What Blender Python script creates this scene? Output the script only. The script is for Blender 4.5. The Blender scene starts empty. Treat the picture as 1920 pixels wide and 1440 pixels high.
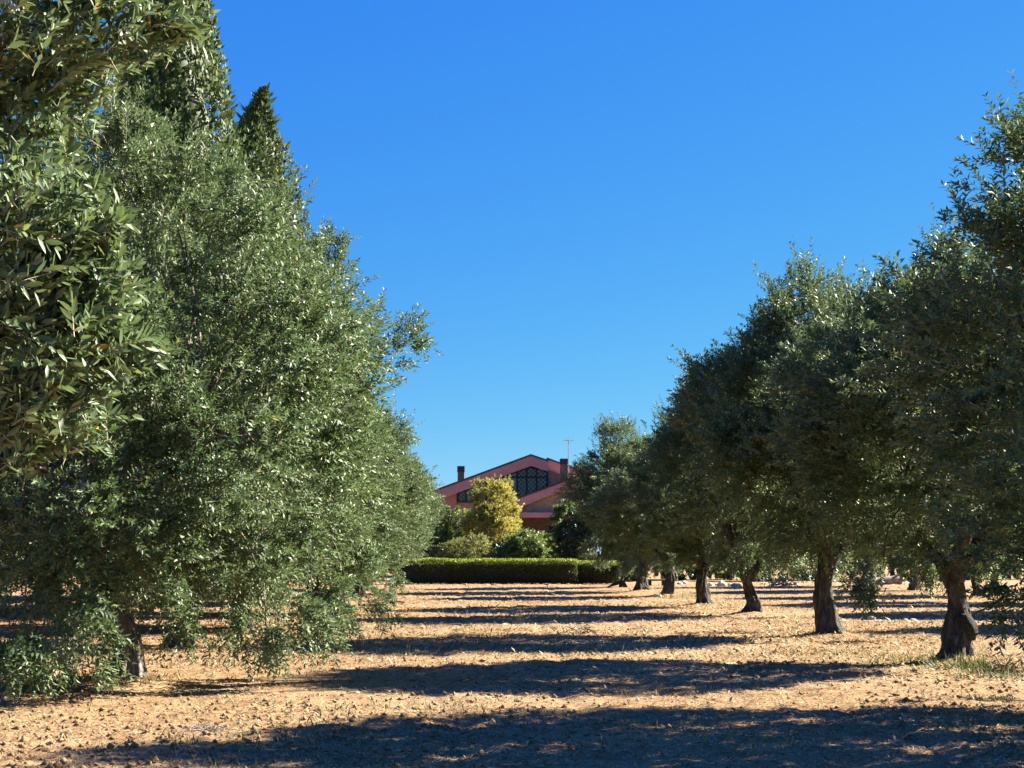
import bpy, math, random
import numpy as np
from mathutils import Vector, Matrix

# ---------------------------------------------------------------- camera, sky, sun, exposure
scene = bpy.context.scene
COL = scene.collection
F_PX = 2884.0                      # focal length in pixels of a 1920 px wide picture
CAM_H = 1.55
YAW = math.atan(74.0 / F_PX)       # turned a little to the right of the tree rows
PITCH = math.atan(317.0 / F_PX)    # tilted up
cam_data = bpy.data.cameras.new("camera")
cam_data.sensor_width = 36.0
cam_data.lens = 36.0 * F_PX / 1920.0
cam_data.clip_start = 0.05
cam_data.clip_end = 3000.0
cam = bpy.data.objects.new("camera", cam_data)
COL.objects.link(cam)
cam.location = (0, 0, CAM_H)
cam.rotation_euler = (math.radians(90) + PITCH, 0, -YAW)
scene.camera = cam

SUN_AZ = math.radians(70.0)        # clockwise from +Y, seen from above
SUN_EL = math.radians(33.0)
world = bpy.data.worlds.new("World")
scene.world = world
world.use_nodes = True
wn = world.node_tree
wn.nodes.clear()
sky = wn.nodes.new("ShaderNodeTexSky")
sky.sky_type = 'NISHITA'
sky.sun_disc = False
sky.sun_elevation = SUN_EL
sky.sun_rotation = SUN_AZ
sky.altitude = 1500.0
sky.air_density = 1.0
sky.dust_density = 0.0
sky.ozone_density = 8.0
sep = wn.nodes.new("ShaderNodeSeparateColor")      # one grade for the whole sky: deeper blue, flatter towards the horizon
com = wn.nodes.new("ShaderNodeCombineColor")
for ch, (pw, gain) in enumerate(((1.35, 0.128), (0.84, 0.350), (0.15, 1.50))):
    m1 = wn.nodes.new("ShaderNodeMath")
    m1.operation = 'POWER'
    m1.inputs[1].default_value = pw
    m2 = wn.nodes.new("ShaderNodeMath")
    m2.operation = 'MULTIPLY'
    m2.inputs[1].default_value = gain
    wn.links.new(sep.outputs[ch], m1.inputs[0])
    wn.links.new(m1.outputs[0], m2.inputs[0])
    wn.links.new(m2.outputs[0], com.inputs[ch])
bg = wn.nodes.new("ShaderNodeBackground")
bg.inputs["Strength"].default_value = 0.093
wo = wn.nodes.new("ShaderNodeOutputWorld")
wn.links.new(sky.outputs[0], sep.inputs[0])
wn.links.new(com.outputs[0], bg.inputs["Color"])
wn.links.new(bg.outputs[0], wo.inputs["Surface"])

sun_data = bpy.data.lights.new("sun", 'SUN')
sun_data.energy = 5.0
sun_data.angle = math.radians(0.53)
sun_data.color = (1.0, 0.90, 0.76)
sun = bpy.data.objects.new("sun", sun_data)
COL.objects.link(sun)
sdir = Vector((math.cos(SUN_EL) * math.sin(SUN_AZ), math.cos(SUN_EL) * math.cos(SUN_AZ), math.sin(SUN_EL)))
sun.rotation_euler = sdir.to_track_quat('Z', 'Y').to_euler()
sun.location = (40, 20, 40)

scene.view_settings.view_transform = 'Standard'
scene.view_settings.look = 'None'
scene.view_settings.exposure = 2.35
scene.view_settings.gamma = 1.0
scene.view_settings.use_curve_mapping = False
scene.render.engine = 'CYCLES'
scene.cycles.max_bounces = 6
scene.cycles.diffuse_bounces = 3
scene.cycles.glossy_bounces = 2
scene.cycles.transmission_bounces = 3
scene.cycles.transparent_max_bounces = 4
scene.cycles.caustics_reflective = False
scene.cycles.caustics_refractive = False
scene.cycles.use_denoising = True
scene.render.filter_size = 1.2

# ---------------------------------------------------------------- picture geometry helpers
_f = Vector((math.sin(YAW) * math.cos(PITCH), math.cos(YAW) * math.cos(PITCH), math.sin(PITCH)))
_r = Vector((math.cos(YAW), -math.sin(YAW), 0))
_u = _r.cross(_f)


def ray(px, py):
    return _f + _r * ((px - 960.0) / F_PX) - _u * ((py - 720.0) / F_PX)


def on_ground(px, py):
    d = ray(px, py)
    t = -CAM_H / d.z
    return Vector((d.x * t, d.y * t, 0.0))


def at_depth(px, py, y):
    d = ray(px, py)
    t = y / d.y
    return Vector((d.x * t, y, CAM_H + d.z * t))


# ---------------------------------------------------------------- object helpers
def tag(o, label=None, category=None, group=None, kind=None):
    if label: o["label"] = label
    if category: o["category"] = category
    if group: o["group"] = group
    if kind: o["kind"] = kind
    return o


def empty(name, loc, rotz=0.0, scale=(1, 1, 1)):
    o = bpy.data.objects.new(name, None)
    o.empty_display_size = 0.2
    COL.objects.link(o)
    o.location = loc
    o.rotation_euler = (0, 0, rotz)
    o.scale = scale
    return o


def link_mesh(name, me, parent=None):
    o = bpy.data.objects.new(name, me)
    COL.objects.link(o)
    if parent is not None:
        o.parent = parent
    return o


def np_mesh(name, verts, faces, mat, attrs=None, smooth=False):
    """verts (n,3); faces: an (m,4) or (m,3) array, or a list of such arrays."""
    if not isinstance(faces, (list, tuple)):
        faces = [faces]
    faces = [np.asarray(f, dtype=np.int32) for f in faces if len(f)]
    me = bpy.data.meshes.new(name)
    verts = np.asarray(verts, dtype=np.float32)
    me.vertices.add(len(verts))
    me.vertices.foreach_set("co", verts.ravel())
    loops = np.concatenate([f.ravel() for f in faces])
    counts = np.concatenate([np.full(len(f), f.shape[1], dtype=np.int32) for f in faces])
    starts = np.concatenate([[0], np.cumsum(counts)[:-1]]).astype(np.int32)
    me.loops.add(len(loops))
    me.loops.foreach_set("vertex_index", loops.astype(np.int32))
    me.polygons.add(len(counts))
    me.polygons.foreach_set("loop_start", starts)
    if smooth:
        me.polygons.foreach_set("use_smooth", np.ones(len(counts), dtype=bool))
    me.update(calc_edges=True)
    me.validate()
    if attrs:
        for k, v in attrs.items():
            a = me.attributes.new(k, 'FLOAT', 'FACE')
            a.data.foreach_set("value", np.asarray(v, dtype=np.float32))
    me.materials.append(mat)
    return me


class MB:
    """collects boxes, prisms and tubes into one mesh"""
    def __init__(self):
        self.v, self.f = [], []

    def add(self, vs, fs):
        n = len(self.v)
        self.v += [tuple(p) for p in vs]
        self.f += [tuple(i + n for i in f) for f in fs]
        return self

    def box(self, c, s, rz=0.0):
        cx, cy, cz = c
        hx, hy, hz = s[0] / 2, s[1] / 2, s[2] / 2
        ca, sa = math.cos(rz), math.sin(rz)
        vs = []
        for dz in (-hz, hz):
            for dx, dy in ((-hx, -hy), (hx, -hy), (hx, hy), (-hx, hy)):
                vs.append((cx + dx * ca - dy * sa, cy + dx * sa + dy * ca, cz + dz))
        return self.add(vs, [(3, 2, 1, 0), (4, 5, 6, 7), (0, 1, 5, 4), (1, 2, 6, 5), (2, 3, 7, 6), (3, 0, 4, 7)])

    def prism(self, bottom, top):
        n = len(bottom)
        fs = [tuple(range(n))[::-1], tuple(range(n, 2 * n))]
        for i in range(n):
            j = (i + 1) % n
            fs.append((i, j, n + j, n + i))
        return self.add(list(bottom) + list(top), fs)

    def tube(self, pts, radii, n=8, cap=True):
        vs, fs = tube_arrays(pts, radii, n)
        fl = [tuple(x) for x in fs]
        if cap:
            fl.append(tuple(range(n))[::-1])
            m = len(vs)
            fl.append(tuple(range(m - n, m)))
        return self.add(vs, fl)

    def build(self, name, mat, parent=None, smooth=False, bevel=0.0):
        me = bpy.data.meshes.new(name)
        me.from_pydata(self.v, [], self.f)
        me.update()
        if smooth:
            for p in me.polygons:
                p.use_smooth = True
        me.materials.append(mat)
        o = link_mesh(name, me, parent)
        if bevel:
            m = o.modifiers.new("bevel", 'BEVEL')
            m.width = bevel
            m.segments = 2
        return o


def tube_arrays(pts, radii, n):
    pts = np.asarray(pts, float)
    m = len(pts)
    tang = np.gradient(pts, axis=0)
    tang /= np.linalg.norm(tang, axis=1)[:, None] + 1e-9
    ref = np.array([0.31, 0.95, 0.05])
    vs = []
    for i in range(m):
        a = np.cross(tang[i], ref)
        a /= np.linalg.norm(a) + 1e-9
        b = np.cross(tang[i], a)
        th = np.linspace(0, 2 * math.pi, n, endpoint=False)
        r = radii[i]
        vs.append(pts[i] + np.outer(np.cos(th), a) * r + np.outer(np.sin(th), b) * r)
    vs = np.concatenate(vs)
    fs = []
    for i in range(m - 1):
        for k in range(n):
            fs.append((i * n + k, (i + 1) * n + k, (i + 1) * n + (k + 1) % n, i * n + (k + 1) % n))
    return vs, fs


# ---------------------------------------------------------------- noise
def _hash(ix, iy, seed):
    h = (ix.astype(np.int64) * 374761393 + iy.astype(np.int64) * 668265263 + seed * 1442695041) & 0x7fffffff
    h = ((h ^ (h >> 13)) * 1274126177) & 0x7fffffff
    h = h ^ (h >> 16)
    return (h & 0xffffff) / float(0xffffff)


def vnoise(x, y, seed=0):
    ix, iy = np.floor(x), np.floor(y)
    fx, fy = x - ix, y - iy
    ux, uy = fx * fx * (3 - 2 * fx), fy * fy * (3 - 2 * fy)
    a, b = _hash(ix, iy, seed), _hash(ix + 1, iy, seed)
    c, d = _hash(ix, iy + 1, seed), _hash(ix + 1, iy + 1, seed)
    return (a * (1 - ux) + b * ux) * (1 - uy) + (c * (1 - ux) + d * ux) * uy


def fbm(x, y, seed=0, octv=3):
    t, amp, tot = 0, 1.0, 0
    for i in range(octv):
        t = t + amp * vnoise(x * 2 ** i + 17.3 * i, y * 2 ** i - 9.1 * i, seed + i)
        tot += amp
        amp *= 0.5
    return t / tot


# ---------------------------------------------------------------- materials
def new_mat(name):
    m = bpy.data.materials.new(name)
    m.use_nodes = True
    nt = m.node_tree
    nt.nodes.clear()
    out = nt.nodes.new("ShaderNodeOutputMaterial")
    return m, nt, out


def ramp(nt, stops, interp='LINEAR'):
    r = nt.nodes.new("ShaderNodeValToRGB")
    r.color_ramp.interpolation = interp
    e = r.color_ramp.elements
    while len(e) < len(stops):
        e.new(0.5)
    for el, (p, c) in zip(e, stops):
        el.position = p
        el.color = (*c, 1)
    return r


def leaf_material(name, top, under, rough=0.42, transl=0.22, tcol=None, per_object=False, spec=0.5):
    """top / under: colour-ramp stops over the per-leaf random number"""
    m, nt, out = new_mat(name)
    N, L = nt.nodes, nt.links
    if per_object:
        oi = N.new("ShaderNodeObjectInfo")
        val = oi.outputs["Random"]
    else:
        at = N.new("ShaderNodeAttribute")
        at.attribute_name = "rnd"
        val = at.outputs["Fac"]
    rt, ru = ramp(nt, top), ramp(nt, under)
    L.new(val, rt.inputs[0])
    L.new(val, ru.inputs[0])
    geo = N.new("ShaderNodeNewGeometry")
    mix = N.new("ShaderNodeMix")
    mix.data_type = 'RGBA'
    L.new(geo.outputs["Backfacing"], mix.inputs["Factor"])
    L.new(rt.outputs[0], mix.inputs["A"])
    L.new(ru.outputs[0], mix.inputs["B"])
    p = N.new("ShaderNodeBsdfPrincipled")
    p.inputs["Roughness"].default_value = rough
    p.inputs["Specular IOR Level"].default_value = spec
    L.new(mix.outputs["Result"], p.inputs["Base Color"])
    tr = N.new("ShaderNodeBsdfTranslucent")
    if tcol:
        tr.inputs["Color"].default_value = (*tcol, 1)
    else:
        L.new(rt.outputs[0], tr.inputs["Color"])
    ms = N.new("ShaderNodeMixShader")
    ms.inputs[0].default_value = transl
    L.new(p.outputs[0], ms.inputs[1])
    L.new(tr.outputs[0], ms.inputs[2])
    L.new(ms.outputs[0], out.inputs["Surface"])
    return m


OLIVE_TOP = [(0.0, (0.026, 0.048, 0.020)), (0.45, (0.070, 0.118, 0.044)), (0.85, (0.120, 0.178, 0.068)),
             (0.975, (0.15, 0.18, 0.055)), (1.0, (0.34, 0.24, 0.04))]
OLIVE_UNDER = [(0.0, (0.12, 0.16, 0.085)), (0.6, (0.20, 0.25, 0.135)), (0.97, (0.29, 0.34, 0.20)), (1.0, (0.36, 0.28, 0.10))]
M = {}
M["olive"] = leaf_material("olive_leaf", OLIVE_TOP, OLIVE_UNDER, 0.50, 0.22, (0.13, 0.20, 0.065), spec=0.32)
M["olive_single"] = leaf_material("olive_leaf_single", OLIVE_TOP, OLIVE_UNDER, 0.48, 0.26, (0.21, 0.28, 0.07), per_object=True, spec=0.36)
M["cypress"] = leaf_material("cypress_spray", [(0, (0.034, 0.060, 0.018)), (0.6, (0.082, 0.130, 0.034)), (1, (0.135, 0.180, 0.045))],
                             [(0, (0.034, 0.060, 0.018)), (0.6, (0.082, 0.130, 0.034)), (1, (0.135, 0.180, 0.045))], 0.6, 0.3)
M["hedge"] = leaf_material("hedge_leaf", [(0, (0.03, 0.05, 0.012)), (0.6, (0.075, 0.12, 0.018)), (1, (0.34, 0.38, 0.04))],
                           [(0, (0.04, 0.06, 0.02)), (1, (0.30, 0.34, 0.05))], 0.45, 0.5)
M["golden"] = leaf_material("golden_spray", [(0, (0.16, 0.17, 0.03)), (0.5, (0.37, 0.34, 0.065)), (1, (0.54, 0.47, 0.10))],
                            [(0, (0.16, 0.17, 0.03)), (0.5, (0.37, 0.34, 0.065)), (1, (0.54, 0.47, 0.10))], 0.6, 0.42)
M["shrub_yellow"] = leaf_material("shrub_leaf_yellow", [(0, (0.09, 0.10, 0.025)), (0.6, (0.21, 0.23, 0.06)), (1, (0.31, 0.33, 0.10))],
                                  [(0, (0.08, 0.10, 0.03)), (1, (0.24, 0.26, 0.09))], 0.5, 0.42)
M["shrub_green"] = leaf_material("shrub_leaf_green", [(0, (0.05, 0.09, 0.025)), (0.6, (0.14, 0.21, 0.045)), (1, (0.24, 0.32, 0.08))],
                                 [(0, (0.08, 0.12, 0.04)), (1, (0.24, 0.30, 0.10))], 0.45, 0.42)
M["dark_tree"] = leaf_material("dark_tree_leaf", [(0, (0.026, 0.046, 0.015)), (0.6, (0.06, 0.10, 0.03)), (1, (0.10, 0.155, 0.045))],
                               [(0, (0.03, 0.045, 0.02)), (1, (0.09, 0.12, 0.05))], 0.45, 0.2)
M["weed"] = leaf_material("weed_blade", [(0, (0.05, 0.08, 0.015)), (0.6, (0.12, 0.15, 0.04)), (1, (0.30, 0.27, 0.10))],
                          [(0, (0.05, 0.08, 0.02)), (1, (0.26, 0.24, 0.10))], 0.6, 0.3)
M["straw"] = leaf_material("straw_litter", [(0, (0.11, 0.064, 0.029)), (0.25, (0.26, 0.172, 0.082)), (0.7, (0.42, 0.31, 0.162)), (1, (0.57, 0.455, 0.265))],
                           [(0, (0.11, 0.064, 0.029)), (0.25, (0.26, 0.172, 0.082)), (0.7, (0.42, 0.31, 0.162)), (1, (0.57, 0.455, 0.265))], 0.7, 0.12)


def noise_mat(name, stops, scale=6.0, rough=0.9, bump=0.3, bscale=30.0, stretch=(1, 1, 1), dist=0.02, spec=0.3):
    m, nt, out = new_mat(name)
    N, L = nt.nodes, nt.links
    tc = N.new("ShaderNodeTexCoord")
    mp = N.new("ShaderNodeMapping")
    mp.inputs["Scale"].default_value = stretch
    L.new(tc.outputs["Object"], mp.inputs[0])
    nz = N.new("ShaderNodeTexNoise")
    nz.inputs["Scale"].default_value = scale
    nz.inputs["Detail"].default_value = 8
    nz.inputs["Roughness"].default_value = 0.65
    L.new(mp.outputs[0], nz.inputs["Vector"])
    r = ramp(nt, stops)
    L.new(nz.outputs["Fac"], r.inputs[0])
    n2 = N.new("ShaderNodeTexNoise")
    n2.inputs["Scale"].default_value = bscale
    n2.inputs["Detail"].default_value = 6
    L.new(mp.outputs[0], n2.inputs["Vector"])
    b = N.new("ShaderNodeBump")
    b.inputs["Strength"].default_value = bump
    b.inputs["Distance"].default_value = dist
    L.new(n2.outputs["Fac"], b.inputs["Height"])
    p = N.new("ShaderNodeBsdfPrincipled")
    p.inputs["Roughness"].default_value = rough
    p.inputs["Specular IOR Level"].default_value = spec
    L.new(r.outputs[0], p.inputs["Base Color"])
    L.new(b.outputs[0], p.inputs["Normal"])
    L.new(p.outputs[0], out.inputs["Surface"])
    return m


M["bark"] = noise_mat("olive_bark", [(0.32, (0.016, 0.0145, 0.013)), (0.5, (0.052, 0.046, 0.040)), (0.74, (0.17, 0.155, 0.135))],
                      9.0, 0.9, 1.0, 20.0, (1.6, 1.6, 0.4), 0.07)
M["bark_sunlit"] = noise_mat("sunlit_olive_bark", [(0.32, (0.05, 0.043, 0.036)), (0.5, (0.17, 0.148, 0.125)), (0.74, (0.40, 0.36, 0.31))], 9.0, 0.9, 1.0, 20.0, (1.6, 1.6, 0.4), 0.07)  # lighter copy of the bark, sunlight put into the trunk colour
M["recess_shade"] = noise_mat("shaded_wall_brown", [(0.3, (0.05, 0.03, 0.024)), (0.7, (0.10, 0.062, 0.048))], 5, 0.9, 0.4, 30)  # wall colour darkened to paint in the shade below the band
M["pink"] = noise_mat("pink_render", [(0.3, (0.38, 0.165, 0.165)), (0.7, (0.50, 0.24, 0.235))], 0.8, 0.85, 0.15, 60)
M["brickwall"] = noise_mat("pale_brick_wall", [(0.3, (0.26, 0.165, 0.11)), (0.7, (0.42, 0.29, 0.19))], 5, 0.9, 0.4, 30)
M["chimney"] = noise_mat("chimney_brick", [(0.3, (0.13, 0.085, 0.06)), (0.7, (0.26, 0.18, 0.12))], 4, 0.9, 0.4, 30)
M["roof"] = noise_mat("roof_edge", [(0.3, (0.035, 0.028, 0.030)), (0.7, (0.08, 0.06, 0.06))], 4, 0.7, 0.3, 20)
M["darkframe"] = noise_mat("dark_stained_wood", [(0.3, (0.012, 0.010, 0.012)), (0.7, (0.03, 0.024, 0.026))], 8, 0.6, 0.2, 30)
M["metal"] = noise_mat("dull_metal", [(0.3, (0.20, 0.20, 0.21)), (0.7, (0.34, 0.34, 0.35))], 8, 0.5, 0.05, 30)
M["stone"] = noise_mat("pale_stone", [(0.3, (0.36, 0.33, 0.29)), (0.7, (0.58, 0.54, 0.48))], 6, 0.9, 0.5, 18)
M["greywood"] = noise_mat("weathered_wood", [(0.3, (0.15, 0.12, 0.10)), (0.7, (0.34, 0.29, 0.25))], 6, 0.9, 0.5, 20, (0.4, 2, 2))
M["darkwood"] = noise_mat("charred_wood", [(0.3, (0.018, 0.014, 0.012)), (0.7, (0.06, 0.045, 0.038))], 6, 0.95, 0.5, 20)
M["twig"] = noise_mat("dry_twig", [(0.3, (0.20, 0.16, 0.12)), (0.7, (0.40, 0.34, 0.27))], 14, 0.9, 0.2, 40)
M["drystalk"] = noise_mat("dry_stalk", [(0.3, (0.30, 0.23, 0.13)), (0.7, (0.42, 0.34, 0.20))], 14, 0.9, 0.1, 40)


def glass_mat():
    m, nt, out = new_mat("window_glass")
    p = nt.nodes.new("ShaderNodeBsdfPrincipled")
    p.inputs["Base Color"].default_value = (0.03, 0.04, 0.055, 1)
    p.inputs["Roughness"].default_value = 0.06
    p.inputs["Specular IOR Level"].default_value = 0.9
    nt.links.new(p.outputs[0], out.inputs["Surface"])
    return m


M["glass"] = glass_mat()


def ground_mat():
    m, nt, out = new_mat("dry_grove_soil")
    N, L = nt.nodes, nt.links
    tc = N.new("ShaderNodeTexCoord")

    def noise(scale, detail=6, rough=0.6):
        n = N.new("ShaderNodeTexNoise")
        n.inputs["Scale"].default_value = scale
        n.inputs["Detail"].default_value = detail
        n.inputs["Roughness"].default_value = rough
        L.new(tc.outputs["Object"], n.inputs["Vector"])
        return n
    big, mid, fine = noise(0.22, 4), noise(2.2, 6, 0.65), noise(16, 5, 0.7)
    rs = ramp(nt, [(0.32, (0.20, 0.135, 0.070)), (0.5, (0.33, 0.235, 0.125)), (0.68, (0.45, 0.34, 0.195))])
    L.new(fine.outputs["Fac"], rs.inputs[0])
    soil = ramp(nt, [(0.35, (0.14, 0.082, 0.042)), (0.65, (0.28, 0.175, 0.09))])
    L.new(fine.outputs["Fac"], soil.inputs[0])
    msk = ramp(nt, [(0.46, (0, 0, 0)), (0.66, (1, 1, 1))])
    L.new(mid.outputs["Fac"], msk.inputs[0])
    mx = N.new("ShaderNodeMix")
    mx.data_type = 'RGBA'
    L.new(msk.outputs[0], mx.inputs["Factor"])
    L.new(rs.outputs[0], mx.inputs["A"])
    L.new(soil.outputs[0], mx.inputs["B"])
    tint = ramp(nt, [(0.35, (0.88, 0.80, 0.74)), (0.65, (1.0, 1.0, 1.0))])
    L.new(big.outputs["Fac"], tint.inputs[0])
    mul = N.new("ShaderNodeMix")
    mul.data_type = 'RGBA'
    mul.blend_type = 'MULTIPLY'
    mul.inputs["Factor"].default_value = 1.0
    L.new(mx.outputs["Result"], mul.inputs["A"])
    L.new(tint.outputs[0], mul.inputs["B"])
    n3 = noise(38, 5, 0.7)
    add = N.new("ShaderNodeMath")
    add.operation = 'ADD'
    L.new(fine.outputs["Fac"], add.inputs[0])
    L.new(n3.outputs["Fac"], add.inputs[1])
    b = N.new("ShaderNodeBump")
    b.inputs["Strength"].default_value = 0.9
    b.inputs["Distance"].default_value = 0.03
    L.new(add.outputs[0], b.inputs["Height"])
    p = N.new("ShaderNodeBsdfPrincipled")
    p.inputs["Roughness"].default_value = 0.95
    p.inputs["Specular IOR Level"].default_value = 0.15
    L.new(mul.outputs["Result"], p.inputs["Base Color"])
    L.new(b.outputs[0], p.inputs["Normal"])
    L.new(p.outputs[0], out.inputs["Surface"])
    return m


M["ground"] = ground_mat()


TRUNK_PX = {"burled": (1800, 1243), "swollen": (1556, 1192), "straight": (1408, 1152), "flared": (1317, 1137), "slim": (1252, 1118), "forked": (1205, 1109),
            "fluted": (236, 1283), "half_hidden": (592, 1152), "short": (637, 1131)}
MOUNDS = [on_ground(*v) for v in TRUNK_PX.values()]
# ---------------------------------------------------------------- ground
def ground_height(x, y):
    x, y = np.asarray(x, float), np.asarray(y, float)
    roll = 0.10 * (fbm(x * 0.11, y * 0.09, 5, 2) - 0.5)
    patch = np.clip((fbm(x * 0.35 + 3, y * 0.28, 21, 2) - 0.42) * 4, 0, 1)
    patch = np.maximum(patch, np.clip((x - 0.5) * 0.25, 0, 1) * np.clip((20 - y) * 0.25, 0, 1) * 0.8)
    n = fbm(x * 7.5, y * 7.5, 31, 3)
    clod = np.abs(n - 0.5) * 2
    h = roll + 0.022 * (vnoise(x * 13, y * 13, 61) - 0.5) + (0.018 + 0.038 * patch) * (clod - 0.25) + 0.02 * (fbm(x * 1.6, y * 1.6, 41, 2) - 0.5)
    for m in MOUNDS:                                        # soil heaped at the trunks
        h = h + 0.11 * np.exp(-(((x - m.x) / 0.55) ** 2 + ((y - m.y) / 0.6) ** 2))
    for fx in (-0.35, 1.25, 3.6):                           # old wheel furrows along the lane
        xx = fx + 0.22 * np.sin(y * 0.21 + fx) + 0.12 * np.sin(y * 0.57)
        h = h - 0.025 * np.exp(-((x - xx) / 0.13) ** 2) + 0.012 * np.exp(-((x - xx - 0.3) / 0.14) ** 2)
    fade = np.clip((140 - y) / 60, 0, 1) * np.clip((60 - np.abs(x)) / 25, 0, 1)
    return h * fade


def gz(x, y):
    return float(ground_height(np.array([x]), np.array([y]))[0])


def build_ground():
    xs = list(np.arange(-6.6, 9.6, 0.065))
    step, v = 0.055, 9.6
    while v < 420:
        step *= 1.10
        v += step
        xs.append(v)
    step, v = 0.055, -6.6
    while v > -420:
        step *= 1.10
        v -= step
        xs.insert(0, v)
    ys, v = [], 10.0
    while v < 90:
        ys.append(v)
        v += max(0.05, 0.0056 * v)
    step = 0.4
    while v < 700:
        ys.append(v)
        step *= 1.12
        v += step
    step, v = 0.05, 10.0
    while v > -60:
        step *= 1.25
        v -= step
        ys.insert(0, v)
    xs, ys = np.array(xs), np.array(ys)
    X, Y = np.meshgrid(xs, ys)
    Z = ground_height(X, Y)
    vs = np.stack([X, Y, Z], -1).reshape(-1, 3)
    nx, ny = len(xs), len(ys)
    i = np.arange((ny - 1) * nx).reshape(ny - 1, nx)[:, :-1].ravel()
    fs = np.stack([i, i + 1, i + nx + 1, i + nx], -1)
    me = np_mesh("ground", vs, fs, M["ground"], smooth=True)
    o = link_mesh("ground", me)
    tag(o, "dry straw-coloured grove floor of broken soil and cut grass", "ground", kind="structure")


build_ground()


# ---------------------------------------------------------------- leaf clouds
def unit(v):
    return v / (np.linalg.norm(v, axis=-1, keepdims=True) + 1e-9)


def leaves_arrays(pos, axis, nrm, length, width, curl=0.0, detail=False):
    """one leaf per row; returns verts and quads (or a 6-point leaf of two triangles and a quad)"""
    n = len(pos)
    W = unit(np.cross(axis, nrm))
    N2 = np.cross(W, axis)
    L = length[:, None]
    w = (width * 0.5)[:, None]
    if not detail:
        b = pos
        l = pos + axis * L * 0.48 - W * w + N2 * w * 0.35
        t = pos + axis * L - N2 * L * curl
        r = pos + axis * L * 0.48 + W * w + N2 * w * 0.35
        vs = np.stack([b, r, t, l], 1).reshape(-1, 3)
        k = np.arange(n) * 4
        return vs, [np.stack([k, k + 1, k + 2, k + 3], -1)]
    b = pos
    m1 = pos + axis * L * 0.33 - N2 * L * curl * 0.1
    m2 = pos + axis * L * 0.70 - N2 * L * curl * 0.5
    t = pos + axis * L - N2 * L * curl
    vs = np.stack([b, m1 + W * w, m1 - W * w, m2 + W * w * 0.82, m2 - W * w * 0.82, t, m1 - N2 * w * 0.35, m2 - N2 * w * 0.35], 1).reshape(-1, 3)
    k = np.arange(n) * 8
    tri = np.concatenate([np.stack([k, k + 1, k + 6], -1), np.stack([k, k + 6, k + 2], -1),
                          np.stack([k + 3, k + 5, k + 7], -1), np.stack([k + 7, k + 5, k + 4], -1)])
    quad = np.concatenate([np.stack([k + 1, k + 3, k + 7, k + 6], -1), np.stack([k + 6, k + 7, k + 4, k + 2], -1)])
    return vs, [tri, quad]


def shoots_to_leaves(rng, P, D, length, pairs, leaf_len, leaf_wid, droop=0.0, angle=(35, 65), upmix=0.25, lane=0.0):
    """opposite leaf pairs up each shoot; returns pos, axis, normal, len, wid, shoot index"""
    n = len(P)
    K = pairs
    t = (np.arange(K) + 0.6) / K
    T = np.clip(t[None, :] + rng.normal(0, 0.02, (n, K)), 0, 1)
    ref = unit(rng.normal(size=(n, 3)))
    E1 = unit(np.cross(D, ref))
    E2 = np.cross(D, E1)
    pos = P[:, None, :] + D[:, None, :] * (T * length[:, None])[..., None]
    dr = (droop if np.ndim(droop) else np.full(n, droop))
    pos[..., 2] -= (T ** 2) * (length * dr)[:, None]
    Dl = np.repeat(D[:, None, :], K, 1).copy()
    Dl[..., 2] -= 2 * T * dr[:, None]
    Dl = unit(Dl)
    out = []
    for side in (0, 1):
        phi = (np.arange(K) * (math.pi / 2))[None, :] + side * math.pi + rng.normal(0, 0.35, (n, K))
        a = np.radians(rng.uniform(*angle, (n, K))) * (1.15 - 0.5 * T)
        rad = E1[:, None, :] * np.cos(phi)[..., None] + E2[:, None, :] * np.sin(phi)[..., None]
        ax = unit(Dl * np.cos(a)[..., None] + rad * np.sin(a)[..., None])
        nr = Dl - ax * np.sum(Dl * ax, -1, keepdims=True)
        nr = unit(nr) + rng.normal(0, 0.42, nr.shape)
        nr[..., 2] += upmix
        nr[..., 0] += lane
        nr = unit(nr - ax * np.sum(nr * ax, -1, keepdims=True))
        s = rng.uniform(0.7, 1.15, (n, K)) * (1.0 - 0.35 * np.clip(T - 0.75, 0, 1) * 4 * 0.5)
        out.append((pos.reshape(-1, 3), ax.reshape(-1, 3), nr.reshape(-1, 3), (leaf_len * s).ravel(),
                    (leaf_wid * s * rng.uniform(0.8, 1.2, (n, K))).ravel(), np.repeat(np.arange(n), K)))
    return [np.concatenate([o[i] for o in out]) for i in range(6)]


def twig_arrays(P, D, length, droop, r0):
    """three-sided stems"""
    n = len(P)
    ref = np.array([0.3, 0.9, 0.2])
    E1 = unit(np.cross(D, ref))
    E2 = np.cross(D, E1)
    dr = (droop if np.ndim(droop) else np.full(n, droop))
    rings = []
    for t, s in ((-0.04, 1.0), (0.9, 0.3)):
        c = P + D * (t * length)[:, None]
        c[:, 2] -= t * t * length * dr * (1 if t > 0 else 0)
        for k in range(3):
            a = 2 * math.pi * k / 3
            rings.append(c + (E1 * math.cos(a) + E2 * math.sin(a)) * r0 * s)
    vs = np.stack(rings, 1).reshape(-1, 3)
    base = np.arange(n) * 6
    fs = []
    for j in range(1):
        for k in range(3):
            k2 = (k + 1) % 3
            fs.append(np.stack([base + j * 3 + k, base + j * 3 + k2, base + j * 3 + 3 + k2, base + j * 3 + 3 + k], -1))
    return vs, np.concatenate(fs)


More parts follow.
